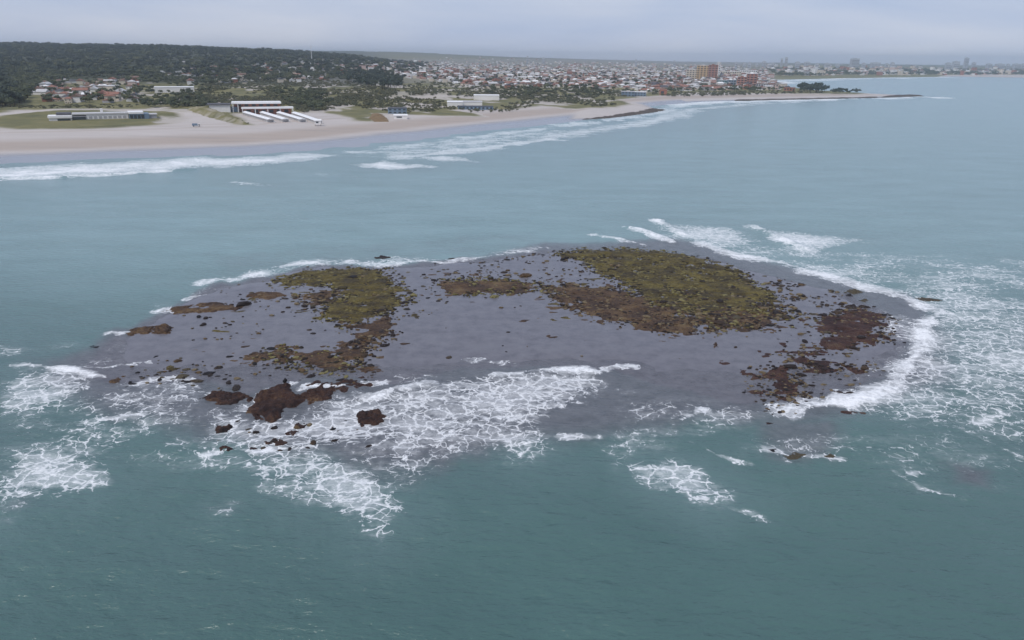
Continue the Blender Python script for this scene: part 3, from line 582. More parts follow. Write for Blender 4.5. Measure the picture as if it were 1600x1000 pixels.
# big front and edge rocks, each a thing of its own
BIGR = [([(312, 625), (330, 614), (372, 612), (396, 620), (380, 632), (340, 638)], 1.1, 'long brown rock at the left end of the front rocks'),
 ([(395, 648), (400, 628), (424, 606), (455, 602), (475, 612), (470, 630), (440, 650), (420, 658)], 1.5, 'tallest weed covered brown rock among the front rocks'),
 ([(462, 616), (500, 606), (522, 610), (516, 624), (480, 632)], 1.1, 'brown rock touching the right side of the tallest front rock'),
 ([(470, 604), (510, 594), (560, 592), (575, 602), (540, 610), (500, 608)], .8, 'low brown rock ledge behind the front rocks'),
 ([(556, 650), (570, 641), (592, 640), (601, 658), (578, 666), (562, 662)], 1.3, 'lone dark brown rock standing in white foam right of the front rocks'),
 ([(392, 648), (410, 640), (412, 656), (400, 660)], .8, 'small brown rock at the foot of the tallest front rock'),
 ([(335, 668), (350, 662), (362, 668), (355, 676), (338, 676)], .7, 'small rock in foam below the long left front rock'),
 ([(338, 702), (345, 696), (370, 698), (368, 707), (342, 708)], .7, 'nearest brown rock at the lower left of the front rocks'),
 ([(380, 700), (395, 696), (403, 702), (390, 706)], .5, 'small rock right of the nearest brown rock'),
 ([(405, 692), (430, 686), (452, 692), (440, 698), (415, 698)], .6, 'low rock ledge in foam behind the nearest brown rock'),
 ([(440, 676), (455, 671), (468, 674), (460, 682), (446, 682)], .4, 'small half drowned rock below the tallest front rock'),
 ([(460, 664), (470, 659), (482, 662), (475, 668), (464, 669)], .5, 'small reddish rock right of the half drowned rock'),
 ([(598, 674), (606, 669), (614, 674), (606, 679)], .5, 'small brown rock just right of the lone dark brown rock'),
 ([(192, 520), (215, 513), (240, 511), (238, 520), (205, 524)], .6, 'flat brown rock at the far left tip of the reef'),
 ([(240, 512), (258, 508), (276, 516), (262, 523), (242, 522)], .8, 'round brown rock beside the flat rock at the left tip'),
 ([(262, 486), (280, 478), (300, 480), (335, 486), (300, 490), (275, 491)], .7, 'long brown rock ledge at the reef edge left of the beds'),
 ([(300, 476), (340, 474), (380, 480), (370, 486), (330, 484)], .5, 'second brown rock ledge behind the long edge ledge'),
 ([(388, 462), (410, 457), (440, 459), (448, 464), (420, 468), (395, 467)], .5, 'isolated brown rock ledge above the left flat'),
 ([(113, 584), (128, 574), (146, 576), (140, 586), (120, 590)], .6, 'leftmost rock in the breaking wave at the left'),
 ([(165, 594), (180, 586), (196, 588), (188, 598), (170, 600)], .6, 'second rock from the left in the breaking wave'),
 ([(185, 608), (205, 596), (222, 600), (215, 607), (195, 612)], .5, 'dark rock in foam right of the breaking wave rocks'),
 ([(137, 543), (146, 539), (156, 541), (150, 545)], .4, 'small dark rock alone in the water left of the reef'),
 ([(1200, 703), (1212, 700), (1218, 704), (1208, 706)], .3, 'left piece of the dark rock awash in the lower right sea'),
 ([(1228, 712), (1245, 707), (1264, 711), (1255, 717), (1235, 717)], .45, 'middle piece of the dark rock awash in the lower right sea'),
 ([(1288, 713), (1298, 709), (1307, 714), (1298, 719)], .4, 'right piece of the dark rock awash in the lower right sea'),
 ([(1420, 468), (1445, 464), (1472, 470), (1450, 473)], .5, 'dark rock awash in foam off the right end of the reef'),
 ([(1325, 455), (1334, 451), (1342, 455), (1334, 459)], .6, 'dark rock on the right edge of the reef beside foam'),
 ([(1345, 470), (1352, 467), (1358, 470), (1351, 473)], .5, 'small dark rock just inside the right foam line'),
 ([(1316, 481), (1330, 478), (1345, 481), (1330, 485)], .5, 'flat olive rock above the dark red seaweed bed'),
 ([(1040, 560), (1052, 556), (1072, 559), (1064, 563)], .35, 'small olive rock alone on the open flat'),
 ([(1112, 542), (1118, 536), (1122, 541), (1117, 546)], .5, 'lone round rock on the open flat right of centre'),
 ([(585, 403), (596, 399), (610, 402), (598, 405)], .45, 'dark rock in foam at the far edge of the reef'),
 ([(555, 577), (570, 571), (590, 573), (596, 581), (570, 583)], .5, 'brown rock pair below the brown seaweed bed'),
 ([(280, 549), (305, 544), (335, 547), (310, 552)], .35, 'low brown rock on the left flat near the swash'),
 ([(255, 574), (268, 570), (280, 575), (268, 580)], .45, 'small olive brown rock on the lower left flat'),
 ([(220, 562), (240, 553), (258, 555), (240, 561)], .35, 'dark low rock along the left swash line'),
 ([(1158, 613), (1164, 608), (1168, 612), (1163, 615)], .45, 'small dark rock in thin foam left of the right beds')]
pc = lambda pts: (sum(p[0] for p in pts)/len(pts), sum(p[1] for p in pts)/len(pts))
RK = [('the long left front rock', 0), ('the tallest front rock', 1), ('the low ledge behind the front rocks', 3), ('the lone foam rock', 4), ('the nearest front rock', 7), ('the left tip rocks', 13), ('the long edge ledge', 15), ('the isolated left ledge', 17), ('the breaking wave rocks', 19), ('the lone round rock', 30), ('the small olive rock', 29), ('the far edge foam rock', 31), ('the flat olive rock', 28), ('the right edge rock', 26)]
PK = [('the largest olive bed', 0), ('the russet bed', 1), ('the thin middle bed', 2), ('the hooked olive bed', 3), ('the bed below the hook', 4), ('the low front bed', 5), ('the dark red right bed', 6), ('the small right bed', 7), ('the bed above the right foam', 8), ('the bed touching the right foam', 9), ('the patchy bed', 10), ('the small left bed', 11)]
rank_labels(bould, [(a,)+pc(BIGR[b][0]) for a, b in RK]+[(a,)+pc(PATCH[b][0]) for a, b in PK])
front = weed_mat('front_rock', (.014, .009, .009), (.034, .018, .015), (.062, .031, .021), (.11, .068, .036))
for k, (pts, h, lab) in enumerate(BIGR):
    P = G(pts); span = (P.max(0)-P.min(0)).max(); st = float(np.clip(span/44, .12, .4))
    V, ff = mound(P, h*.46, st, 90+k, edge=min(1.3, span*.14), base=-.12 if P[:, 1].mean() < 150 or h > 1 else None, sc=max(.7, span*.11), rag=min(3.6, span*.26), fine=1.5)
    put('rock', mesh('rock', V, ff, front if k < 13 else (dark_rock if 'dark' in lab else (olive if 'olive' in lab else brown)), True), label=lab, cat='rock', group='rocks standing out of the reef')
# the upright dark rock behind the tallest front rock
x, y = G([(446, 600)])[0]
bm = bmesh.new(); bmesh.ops.create_icosphere(bm, subdivisions=3, radius=1)
for v in bm.verts:
    q = v.co.copy(); zz = q.z; w = .30+.10*math.sin(zz*3.2+.6)+.08*math.sin(q.x*5+zz*4)
    v.co = Vector((q.x*w*(1.15 if zz > .2 else .9)+.08*zz, q.y*w, .75*zz+.6+.05*math.sin(q.y*7)))
me = bpy.data.meshes.new('rock'); bm.to_mesh(me); bm.free(); me.materials.append(dark_rock)
put('rock', me, label='upright near black rock behind the tallest front rock', cat='rock', group='rocks standing out of the reef', loc=(x, y, -.1))
#PART2
# ================================================================== VEGETATION
def foliage(name, a, b_, c_):
    n = N(name); oi = n.new('ShaderNodeObjectInfo'); gi = n.new('ShaderNodeNewGeometry')
    f = n.math('ADD', n.math('MULTIPLY', oi.outputs['Random'], .65), n.math('MULTIPLY', gi.outputs['Random Per Island'], .35))
    return n.set(Base_Color=n.ramp(f, [(.1, a), (.5, b_), (.9, c_)]), Roughness=.8)
leaf_m = foliage('broad_foliage', (.040, .054, .024), (.070, .084, .036), (.120, .122, .052))
pine_m = foliage('pine_foliage', (.020, .034, .021), (.032, .048, .028), (.052, .066, .034))
scrub_m = foliage('scrub_foliage', (.050, .058, .027), (.085, .088, .040), (.140, .125, .060))
bark_m = plain('bark', (.09, .07, .05), .9)
def crown(seed, kind):
    r = np.random.default_rng(seed); V = []; Fc = []
    nl = {'broad': 6, 'pine': 4, 'shrub': 4}[kind]; lobes = []
    for k in range(nl):
        a = 2*math.pi*k/nl+r.random(); q = .26*(k > 0)*(.7+.6*r.random())
        lobes.append((q*math.cos(a), q*math.sin(a), {'broad': .62, 'pine': .66, 'shrub': .36}[kind]+r.uniform(-.13, .16), r.uniform(.18, .27)))
    bm = bmesh.new(); bmesh.ops.create_icosphere(bm, subdivisions=1, radius=1); bm.verts.ensure_lookup_table()
    ico = np.array([v.co for v in bm.verts]); icf = [[v.index for v in f.verts] for f in bm.faces]; bm.free()
    for lx, ly, lz, lr in lobes:
        b = len(V); q = ico*(.70*lr*(.75+.5*r.random((len(ico), 1))))*np.array([1, 1, .75])+np.array([lx, ly, lz]); V += q.tolist(); Fc += [[b+i for i in f] for f in icf]
        for _ in range({'broad': 34, 'pine': 34, 'shrub': 26}[kind]):
            u = r.normal(size=3); u /= np.linalg.norm(u); c = np.array([lx, ly, lz])+u*lr*(.65+.5*r.random())*np.array([1, 1, .8])
            t = np.cross(u, r.normal(size=3)); t /= np.linalg.norm(t); w = np.cross(u+.6*r.normal(size=3), t); w /= np.linalg.norm(w); s = .045+.045*r.random()
            b = len(V); V += [(c+t*s).tolist(), (c+w*s*.8).tolist(), (c-t*s).tolist(), (c-w*s*.8).tolist()]; Fc.append([b, b+1, b+2, b+3])
    V = np.array(V); V[:, 2] = np.maximum(V[:, 2], .02)
    return V, Fc
def trunk_mesh(kind, seed):
    r = random.Random(seed); b = MB(); b.cone((0, 0), .035, .022, -.06, .45, 6, .02, .01)
    for k in range(3):
        a = 2.1*k+r.random(); b.cone((.015, .01), .018, .007, .34, .68, 5, .16*math.cos(a), .16*math.sin(a))
    return b.mesh('trunk', bark_m)
NV = 5
KM = {'broad': leaf_m, 'pine': pine_m, 'shrub': scrub_m}
CR = {k: [mesh('crown' if k != 'shrub' else 'shrub', *crown(100*i+len(k), k), KM[k]) for i in range(NV)] for k in KM}
TRK = {k: [trunk_mesh(k, i) for i in range(NV)] for k in ('broad', 'pine')}
veglist = {'broad': [], 'pine': [], 'shrub': []}          # x, y, z, size(w), height, region
def sample_px(pts, n):
    P = np.array(pts, float); lo, hi = P.min(0), P.max(0); out = np.zeros((0, 2))
    while len(out) < n:
        q = rng.random((n*3, 2))*(hi-lo)+lo; out = np.vstack([out, q[inside(P, q[:, 0], q[:, 1])]])
    return out[:n]
def scatter(kind, pts, n, s0, s1, reg, thr=0.0, dmin=20):
    q = sample_px(pts, n); x, y, z = hit(q[:, 0], q[:, 1]); ok = (sdf(COAST, x, y) > dmin) & (fbm(x/60, y/60, 44, 3) > thr) & (y < 9000)
    for a, b, c in zip(x[ok], y[ok], z[ok]):
        s = s0+(s1-s0)*rng.random(); veglist[kind].append((a, b, c, s, s*{'broad': 1.0, 'pine': 1.15, 'shrub': .8}[kind], reg))
# the wooded hill: even cover over the ground
yy = 1350+rng.random(9000)**.8*2500; aa = -.80+.72*rng.random(9000)
okh = (terrain(aa*yy, yy) > 14) & (rng.random(9000) < sstep(-.08, -.22, aa)) & (yy > 1350+1100*sstep(-.45, -.3, aa)*rng.random(9000))
for a, yv in zip(aa[okh], yy[okh]):
    s = rng.uniform(9, 20); veglist['broad' if rng.random() < .25 else 'pine'].append((a*yv, yv, float(0), s, s*.95, 'hill'))
for k in ('broad', 'pine'):
    L_ = veglist[k]; arr = np.array([(v[0], v[1]) for v in L_]); zz = terrain(arr[:, 0], arr[:, 1]); veglist[k] = [v[:2]+(float(q),)+v[3:] for v, q in zip(L_, zz)]
scatter('broad', [(-80, 108), (0, 108), (120, 104), (240, 100), (240, 112), (190, 118), (110, 124), (100, 135), (62, 140), (30, 168), (-80, 172)], 1500, 8, 14, 'left wood')
scatter('pine', [(-60, 122), (15, 118), (30, 148), (24, 171), (-60, 175)], 90, 11, 17, 'left dark pines')
scatter('broad', [(60, 125), (220, 112), (300, 120), (330, 146), (300, 168), (215, 165), (70, 160)], 330, 5, 9, 'left village', .42)
scatter('broad', [(225, 100), (480, 97), (560, 100), (620, 112), (560, 128), (470, 124), (330, 134), (240, 128)], 1500, 6, 11, 'middle wood', .36)
scatter('pine', [(535, 117), (600, 114), (632, 127), (625, 140), (580, 140), (545, 131)], 170, 10, 15, 'dark pine clump')
scatter('shrub', [(280, 150), (330, 128), (470, 122), (560, 130), (625, 142), (620, 150), (560, 160), (520, 172), (470, 177), (450, 166), (345, 163), (290, 168)], 2600, 4, 7.5, 'thicket', .38)
scatter('broad', [(420, 140), (500, 138), (520, 160), (500, 176), (450, 164)], 200, 5, 8, 'thicket', .3)
scatter('broad', [(560, 94), (900, 98), (1200, 107), (1180, 132), (960, 139), (760, 138), (640, 122), (580, 112)], 1700, 5, 10, 'town')
scatter('broad', [(1000, 142), (1100, 136), (1210, 134), (1230, 142), (1100, 144), (1020, 148)], 190, 5, 9, 'town')
scatter('pine', [(640, 118), (900, 112), (1080, 115), (1060, 134), (880, 134), (700, 130)], 120, 7, 12, 'town')
scatter('shrub', [(620, 128), (760, 132), (880, 134), (960, 142), (960, 156), (880, 160), (760, 152), (640, 150)], 700, 4, 8, 'field', .36)
scatter('shrub', [(500, 150), (640, 152), (700, 160), (640, 168), (560, 172), (520, 172)], 420, 3, 6, 'dune strip', .40)
scatter('broad', [(215, 160), (330, 155), (345, 166), (300, 172), (225, 168)], 110, 4, 7, 'left village', .3)
scatter('shrub', [(755, 140), (880, 135), (960, 142), (1000, 148), (960, 156), (982, 163), (930, 168), (860, 160), (800, 165), (760, 152)], 900, 4, 7, 'headland', .40)
scatter('broad', [(755, 134), (880, 132), (960, 140), (1000, 146), (960, 152), (860, 154), (760, 150)], 220, 5, 8, 'headland', .42)
scatter('shrub', [(620, 128), (760, 132), (760, 150), (690, 158), (640, 150)], 170, 4, 7, 'field', .5)
scatter('shrub', [(560, 150), (640, 158), (760, 170), (850, 160), (800, 176), (620, 176), (570, 172)], 330, 3, 6, 'dune strip', .5)
scatter('shrub', [(340, 180), (372, 194), (388, 194), (350, 178), (300, 172)], 60, 1.5, 3, 'dune wedge')
scatter('shrub', [(20, 171), (215, 169), (215, 165), (120, 165), (20, 168)], 110, 2, 5, 'field edge')
scatter('shrub', [(1000, 147), (1200, 142), (1240, 144), (1300, 146), (1200, 148), (1060, 152)], 260, 4, 8, 'spit', 0, 30)
scatter('pine', [(1246, 140), (1270, 138), (1294, 143), (1290, 146), (1250, 146)], 80, 10, 16, 'spit pines', 0, 10)
scatter('pine', [(1296, 144.5), (1345, 146), (1342, 147.5), (1300, 147)], 26, 6, 10, 'spit tip pines', 0, 10)
scatter('broad', [(1195, 107), (1600, 110), (1720, 111), (1720, 117.5), (1600, 117.5), (1400, 117.5), (1215, 120)], 2300, 9, 15, 'far shore')
REG = {'hill': 'the wooded hill', 'left wood': 'the wood at the left', 'left dark pines': 'the dark pines at the left edge', 'left village': 'the left village', 'middle wood': 'the wood behind the thicket', 'dark pine clump': 'the dark pine clump', 'thicket': 'the thicket behind the beach club', 'town': 'the town',
       'headland': 'the headland', 'field': 'the open field', 'dune strip': 'the dune strip', 'dune wedge': 'the dune wedge beside the beach club', 'field edge': 'the edge of the oval lawn', 'spit': 'the sand spit', 'spit pines': 'the pine grove on the sand spit', 'spit tip pines': 'the tip of the sand spit', 'far shore': 'the far shore'}
KW = {'broad': ('tree', 'round green tree growing in '), 'pine': ('pine_tree', 'dark pine tree growing in '), 'shrub': ('shrub', 'low olive shrub growing on ')}
def gn_stuff(name, src, pts, label, cat):
    me = bpy.data.meshes.new(name); P = np.array([(v[0], v[1], v[2]) for v in pts], np.float32)
    me.vertices.add(len(P)); me.vertices.foreach_set('co', P.ravel())
    a = me.attributes.new('sz', 'FLOAT_VECTOR', 'POINT'); a.data.foreach_set('vector', np.array([(v[3], v[3], v[4]) for v in pts], np.float32).ravel())
    a = me.attributes.new('rt', 'FLOAT_VECTOR', 'POINT'); a.data.foreach_set('vector', np.array([(0, 0, rng.random()*6.28) for v in pts], np.float32).ravel())
    o = put(name, me, kind='stuff'); o['label'] = label; o['category'] = cat
    g = bpy.data.node_groups.new(name, 'GeometryNodeTree'); g.interface.new_socket('Geometry', in_out='INPUT', socket_type='NodeSocketGeometry'); g.interface.new_socket('Geometry', in_out='OUTPUT', socket_type='NodeSocketGeometry')
    A = g.nodes.new; gi, go, ip, ob = A('NodeGroupInput'), A('NodeGroupOutput'), A('GeometryNodeInstanceOnPoints'), A('GeometryNodeObjectInfo')
    ob.inputs['Object'].default_value = src; ob.transform_space = 'ORIGINAL'
    n1 = A('GeometryNodeInputNamedAttribute'); n1.data_type = 'FLOAT_VECTOR'; n1.inputs[0].default_value = 'sz'
    n2 = A('GeometryNodeInputNamedAttribute'); n2.data_type = 'FLOAT_VECTOR'; n2.inputs[0].default_value = 'rt'
    l = g.links.new; l(gi.outputs[0], ip.inputs['Points']); l(ob.outputs['Geometry'], ip.inputs['Instance']); l(n1.outputs[0], ip.inputs['Scale']); l(n2.outputs[0], ip.inputs['Rotation']); l(ip.outputs[0], go.inputs[0])
    md = o.modifiers.new('scatter', 'NODES'); md.node_group = g
vitems = []
for kind in ('broad', 'pine', 'shrub'):
    L_ = veglist[kind]; app = np.array([v[3]*v[4]/(v[0]**2+v[1]**2) for v in L_]); od = np.argsort(-app); lim = {'broad': 300, 'pine': 220, 'shrub': 300}[kind]
    px_, py_ = topx(np.array([v[0] for v in L_]), np.array([v[1] for v in L_]), np.array([v[2]+3 for v in L_])); vis = (px_ > -15) & (px_ < 1615)
    od = [i for i in od if vis[i]]; first = od[:lim]; src = [None]*NV; fs = set(first)
    for j, i in enumerate(first):
        x, y, z, s, h, reg = L_[i]; w = j % NV; nm, lb = KW[kind]
        lab = lb+REG[reg]; grp = ('trees of ' if kind != 'shrub' else 'shrubs of ')+REG[reg]
        if kind == 'shrub':
            o = put(nm, CR[kind][w], label=lab, cat='shrub', group=grp, loc=(x, y, z), rotz=rng.random()*6.28, scale=(s, s, h)); src[w] = o
        else:
            o = put(nm, None, label=lab, cat='tree', group=grp, loc=(x, y, z), rotz=rng.random()*6.28, scale=(s, s, h))
            put('trunk', TRK[kind][w], o); src[w] = put('crown', CR[kind][w], o)
        vitems.append((o, px_[i], py_[i], ('tall ' if h > 10 else ('' if h > 5.5 else 'small '))+{'broad': 'green tree', 'pine': 'dark pine', 'shrub': 'olive shrub'}[kind]))
    other = [L_[i] for i in range(len(L_)) if i not in fs]
    for w in range(NV):
        gn_stuff({'broad': 'woodland', 'pine': 'pine_woodland', 'shrub': 'dune_scrub'}[kind], src[w], other[w::NV], {'broad': 'mass of green trees covering the hill, town and far shore', 'pine': 'mass of dark pine trees on the far hill', 'shrub': 'mass of low olive scrub behind the beach'}[kind], 'trees' if kind != 'shrub' else 'scrub')

VM = [('the oval lawn', 140, 184), ('the oval lawn\'s left end', 20, 184), ('the left edge', 5, 150), ('the upper left edge', 5, 115), ('the left wood\'s middle', 70, 125), ('the wood above the left village', 140, 118), ('the left village', 140, 145), ('the far white hall', 262, 112), ('the long white hall', 273, 143), ('the white club block', 352, 168), ('the red club wing', 415, 168), ('the rightmost tent row', 480, 180), ('the thicket\'s middle', 430, 150), ('the thicket\'s top', 400, 132), ('the thicket\'s left end', 310, 155), ('the thicket\'s right end', 540, 155), ('the dark pine clump', 590, 128), ('the open field', 690, 138), ('the ochre embankment', 590, 184), ('the white sheds', 725, 163), ('the headland', 900, 160), ('the headland\'s left end', 800, 150), ('the headland\'s right end', 975, 152), ('the pine grove on the spit', 1270, 141), ('the spit tip', 1330, 147), ('the orange block', 1102, 115), ('the hill\'s crest', 250, 72), ('the hill\'s left crest', 60, 70), ('the hill\'s right end', 520, 88), ('the hill\'s middle slope', 250, 92), ('the hill\'s left slope', 60, 90)]
rank_labels(vitems, VM)

# ================================================================== BUILDINGS
WALL = {'white': plain('white_wall', (.74, .72, .70), .8, .1), 'cream': plain('cream_wall', (.62, .54, .44), .8, .1), 'pink': plain('pink_wall', (.58, .44, .40), .8, .1), 'grey': plain('grey_wall', (.38, .37, .38), .8, .12), 'ochre': plain('ochre_wall', (.52, .34, .16), .8, .1), 'brick': plain('brick_wall', (.34, .14, .09), .85, .2), 'teal': plain('teal_wall', (.10, .22, .25), .7, .1), 'blue grey': plain('blue_grey_wall', (.16, .22, .29), .6, .15)}
ROOF = {'red tiled': plain('red_tile_roof', (.27, .135, .10), .85, .25), 'brown': plain('brown_roof', (.17, .11, .085), .85, .25), 'dark grey': plain('dark_grey_roof', (.09, .09, .10), .8, .2), 'pale grey': plain('pale_grey_roof', (.52, .51, .51), .7, .12), 'white': plain('white_roof', (.80, .79, .78), .6, .06)}
glass_m = plain('window_glass', (.035, .045, .055), .12, .2, spec=.6); door_m = plain('door_wood', (.14, .08, .05), .6)
HP = []
for k in range(6):
    w, l = [(9, 8), (12, 8), (14, 9), (8, 10), (16, 10), (11, 11)][k]; h = [3.0, 3.4, 5.8, 6.0, 3.6, 3.2][k]
    wm = MB().box(-w/2, w/2, -l/2, l/2, -1, h)
    if k in (1, 4): wm.box(w/2, w/2+3, -l/2+1, l/4, -1, h*.8)
    rm = MB()
    if k == 5: rm.box(-w/2-.3, w/2+.3, -l/2-.3, l/2+.3, h+.004, h+.35).box(-w/4, w/8, -l/4, l/4, h+.34, h+1.6)
    else: rm.gable(-w/2-.5, w/2+.5, -l/2-.5, l/2+.5, h+.004, h+[2.0, 2.4, 2.6, 2.2, 3.0][k], .25, 2.5 if k % 2 else 0)
    wn_ = []
    for zf in ([1.0] if h < 5 else [1.0, 3.7]):
        for u in (-.3, .28): wn_.append(MB().box(u*w-.7, u*w+.7, -l/2-.06, -l/2+.05, zf, zf+1.3).mesh('window', glass_m))
    chm = MB().box(w/5, w/5+.7, .4, 1.1, h+.5, h+[2.9, 3.2, 3.4, 3.0, 3.7, 2.4][k]).mesh('chimney', WALL['brick'])
    HP.append((wm.mesh('wall', WALL['white']), rm.mesh('roof', ROOF['red tiled']), wn_, MB().box(-.5, .5, -l/2-.07, -l/2+.05, 0, 2.1).mesh('door', door_m), (w, l, h), chm))
H_ = []
def houses(pts, n, reg, s0=1.0, gap=15):
    q = sample_px(pts, n); x, y, z = hit(q[:, 0], q[:, 1]); seen = set()
    for a, b, c in zip(x, y, z):
        key = (round(a/gap), round(b/gap))
        if key in seen or b > 9000: continue
        seen.add(key); H_.append([a, b, c, int(rng.integers(6)), s0*rng.uniform(.85, 1.25), reg])
houses([(62, 130), (215, 122), (215, 160), (120, 163), (62, 160)], 95, 'the left village')
houses([(240, 106), (380, 100), (385, 126), (300, 128), (250, 120)], 55, 'the woods behind the left village')
houses([(380, 98), (560, 95), (600, 112), (500, 116), (400, 112)], 130, 'the wooded suburb above the thicket')
houses([(560, 94.5), (700, 95), (900, 98), (1060, 101), (1200, 107), (1205, 122), (1180, 134), (1050, 137), (960, 140), (880, 137), (760, 139), (690, 129), (640, 123), (590, 113)], 2600, 'the town')
houses([(1195, 105), (1600, 109.5), (1720, 111), (1720, 116), (1215, 119)], 420, 'the far shore', 1.5, 30)
houses([(985, 139), (1080, 134), (1210, 131), (1205, 141), (1080, 142.5), (1010, 146)], 150, 'the shore of the town')
houses([(1160, 136), (1215, 134), (1235, 140), (1180, 141)], 16, 'the root of the sand spit')
wc = ['white', 'white', 'white', 'cream', 'cream', 'pink', 'grey', 'brick']; rc = ['red tiled', 'brown', 'brown', 'dark grey', 'pale grey', 'pale grey', 'red tiled', 'white']
A_ = np.array([(h[0], h[1]) for h in H_]); od = np.argsort(np.hypot(A_[:, 0], A_[:, 1]))
px_, py_ = topx(A_[:, 0], A_[:, 1], np.array([h[2]+3 for h in H_])); od = [i for i in od if -5 < px_[i] < 1605]
LM = [('the oval lawn', 140, 186), ('the beach club', 395, 172), ('the long white hall', 273, 143), ('the dark pine clump', 590, 127), ('the orange apartment block', 1102, 115), ('the headland', 900, 160), ('the teal block', 1135, 131), ('the white sheds', 720, 163), ('the far white hall', 262, 115), ('the pine grove on the spit', 1270, 140), ('the open field', 690, 138), ('the hill\'s right end', 560, 95)]
SZ = ['small', 'long', 'two storey', 'narrow two storey', 'large', 'flat roofed']
cand = []
for j, i in enumerate(od[:300]):
    x, y, z, k, s, reg = H_[i]; w_, r_ = wc[rng.integers(8)], rc[rng.integers(8)]
    l = min(LM, key=lambda t: math.hypot(px_[i]-t[1], 2*(py_[i]-t[2]))); base = f'{SZ[k]} {w_} house'+(f' with {r_} roof' if k != 5 else f' with {r_} terrace')
    cand.append([i, j, w_, r_, base, l, math.hypot(px_[i]-l[1], py_[i]-l[2])])
ORD = ['nearest', 'second nearest', 'third nearest', 'fourth nearest', 'fifth nearest', 'sixth nearest', 'seventh nearest', 'eighth nearest', 'ninth nearest', 'tenth nearest']
bk = {}
for c in cand: bk.setdefault((c[4], c[5][0]), []).append(c)
for (base, lm), cs in bk.items():
    cs.sort(key=lambda c: c[6])
    for q, (i, j, w_, r_, _b, _l, _d) in enumerate(cs):
        x, y, z, k, s, reg = H_[i]; wm, rm, wn_, dm, (w, l, h), chm = HP[k]
        lab = f'{base}, {ORD[min(q, 9)]+" to" if len(cs) > 1 else "near"} {lm}'
        o = put('house', None, label=lab, cat='house', group='houses of '+reg, loc=(x, y, z), rotz=rng.choice([.35, .35+math.pi/2, .35+math.pi, -1.2])+.12*rng.normal(), scale=s)
        put('wall', wm, o, mat=WALL[w_]); rf = put('roof', rm, o, mat=ROOF[r_])
        if j < 120:
            for m_ in wn_: put('window', m_, o)
            put('door', dm, o); put('chimney', chm, rf)
VV, FF, CC = [], [], []; b0 = 0
wcol = {'white': (.74, .72, .70), 'cream': (.62, .54, .44), 'pink': (.58, .44, .40), 'grey': (.38, .37, .38), 'brick': (.34, .14, .09)}; rcol = {'red tiled': (.27, .135, .10), 'brown': (.17, .11, .085), 'dark grey': (.09, .09, .10), 'pale grey': (.52, .51, .51), 'white': (.8, .79, .78)}
for i in [i for i in range(len(H_)) if i not in set(od[:300])]:
    x, y, z, k, s, reg = H_[i]; w, l = rng.uniform(8, 15)*s, rng.uniform(7, 11)*s; h = rng.choice([3, 3.4, 6, 6.5, 9])*s**.5
    if 'far' in reg: h *= rng.choice([1, 1.6, 2.2])
    b = MB().box(-w/2, w/2, -l/2, l/2, -1.5, h); nb = len(b.v)
    if rng.random() < .65: b.gable(-w/2-.4, w/2+.4, -l/2-.4, l/2+.4, h+.004, h+rng.uniform(1.8, 3), .25)
    else: b.box(-w/2-.2, w/2+.2, -l/2-.2, l/2+.2, h+.004, h+.4).box(-w/5, w/5, -l/5, l/5, h+.39, h+2.2)
    a = rng.choice([.35, .35+math.pi/2])+.12*rng.normal(); v = np.array(b.v); ca, sa = math.cos(a), math.sin(a)
    VV.append(np.stack([v[:, 0]*ca-v[:, 1]*sa+x, v[:, 0]*sa+v[:, 1]*ca+y, v[:, 2]+z], 1)); FF += [[q+b0 for q in f] for f in b.f]; b0 += len(v)
    cw, cr = wcol[wc[rng.integers(8)]], rcol[rc[rng.integers(8)]]; CC += [cw+(1,)]*nb+[cr+(1,)]*(len(v)-nb)
n = N('town_paint'); a = n.attr('paint'); tm = n.set(Base_Color=a.outputs['Color'], Roughness=.8)
me = mesh('town_houses', np.vstack(VV), FF, tm); cattr(me, 'paint', CC)
o = put('town_houses', me, kind='stuff'); o['label'] = 'far mass of pale houses with red and grey roofs'; o['category'] = 'houses'
# --- larger buildings: local x runs across the photo, -y faces the camera
def frame(px, py, turn=0.0):
    x, y, z = hit1(px, py); return (x, y, z), -math.atan2(x, y)+turn, math.hypot(x, y)/FPX*1.06
def root(name, px, py, label, cat, group=None, turn=0.0):
    loc, rz, mpp = frame(px, py, turn); return put(name, None, label=label, cat=cat, group=group, loc=loc, rotz=rz), mpp
def block(name, x0, x1, base, top, label, wall, roof='pale grey', storeys=None, depth=14, cat='building', group=None, turn=0.0, cols=None, win=True):
    o, q = root(name, (x0+x1)/2, base, label, cat, group, turn); w = (x1-x0)*q/2; h = (base-top)*q; ns = storeys or max(1, round(h/3.2))
    b = MB().box(-w, w, 0, depth, -2, h); b.build('wall', WALL[wall], o)
    r = MB().box(-w-.3, w+.3, -.3, depth+.3, h+.004, h+.45)
    if ns > 2: r.box(-w*.35, w*.2, depth*.3, depth*.7, h+.44, h+2.8)
    r.build('roof', ROOF[roof], o)
    nc = cols or max(2, int(w*2/4.5)); sh = h/ns
    if win:
        for s in range(ns):
            for c in range(min(nc, 9)):
                u = -w+(c+.5)*2*w/min(nc, 9); ww = w/min(nc, 9)*.55
                MB().box(u-ww, u+ww, -.08, .05, s*sh+sh*.28, s*sh+sh*.78).build('window', glass_m, o)
    if ns > 2:
        for s in range(1, ns): MB().box(-w*.96, w*.96, -.9, -.0, s*sh-.12, s*sh+.12).build('balcony', WALL['white'], o)
    return o
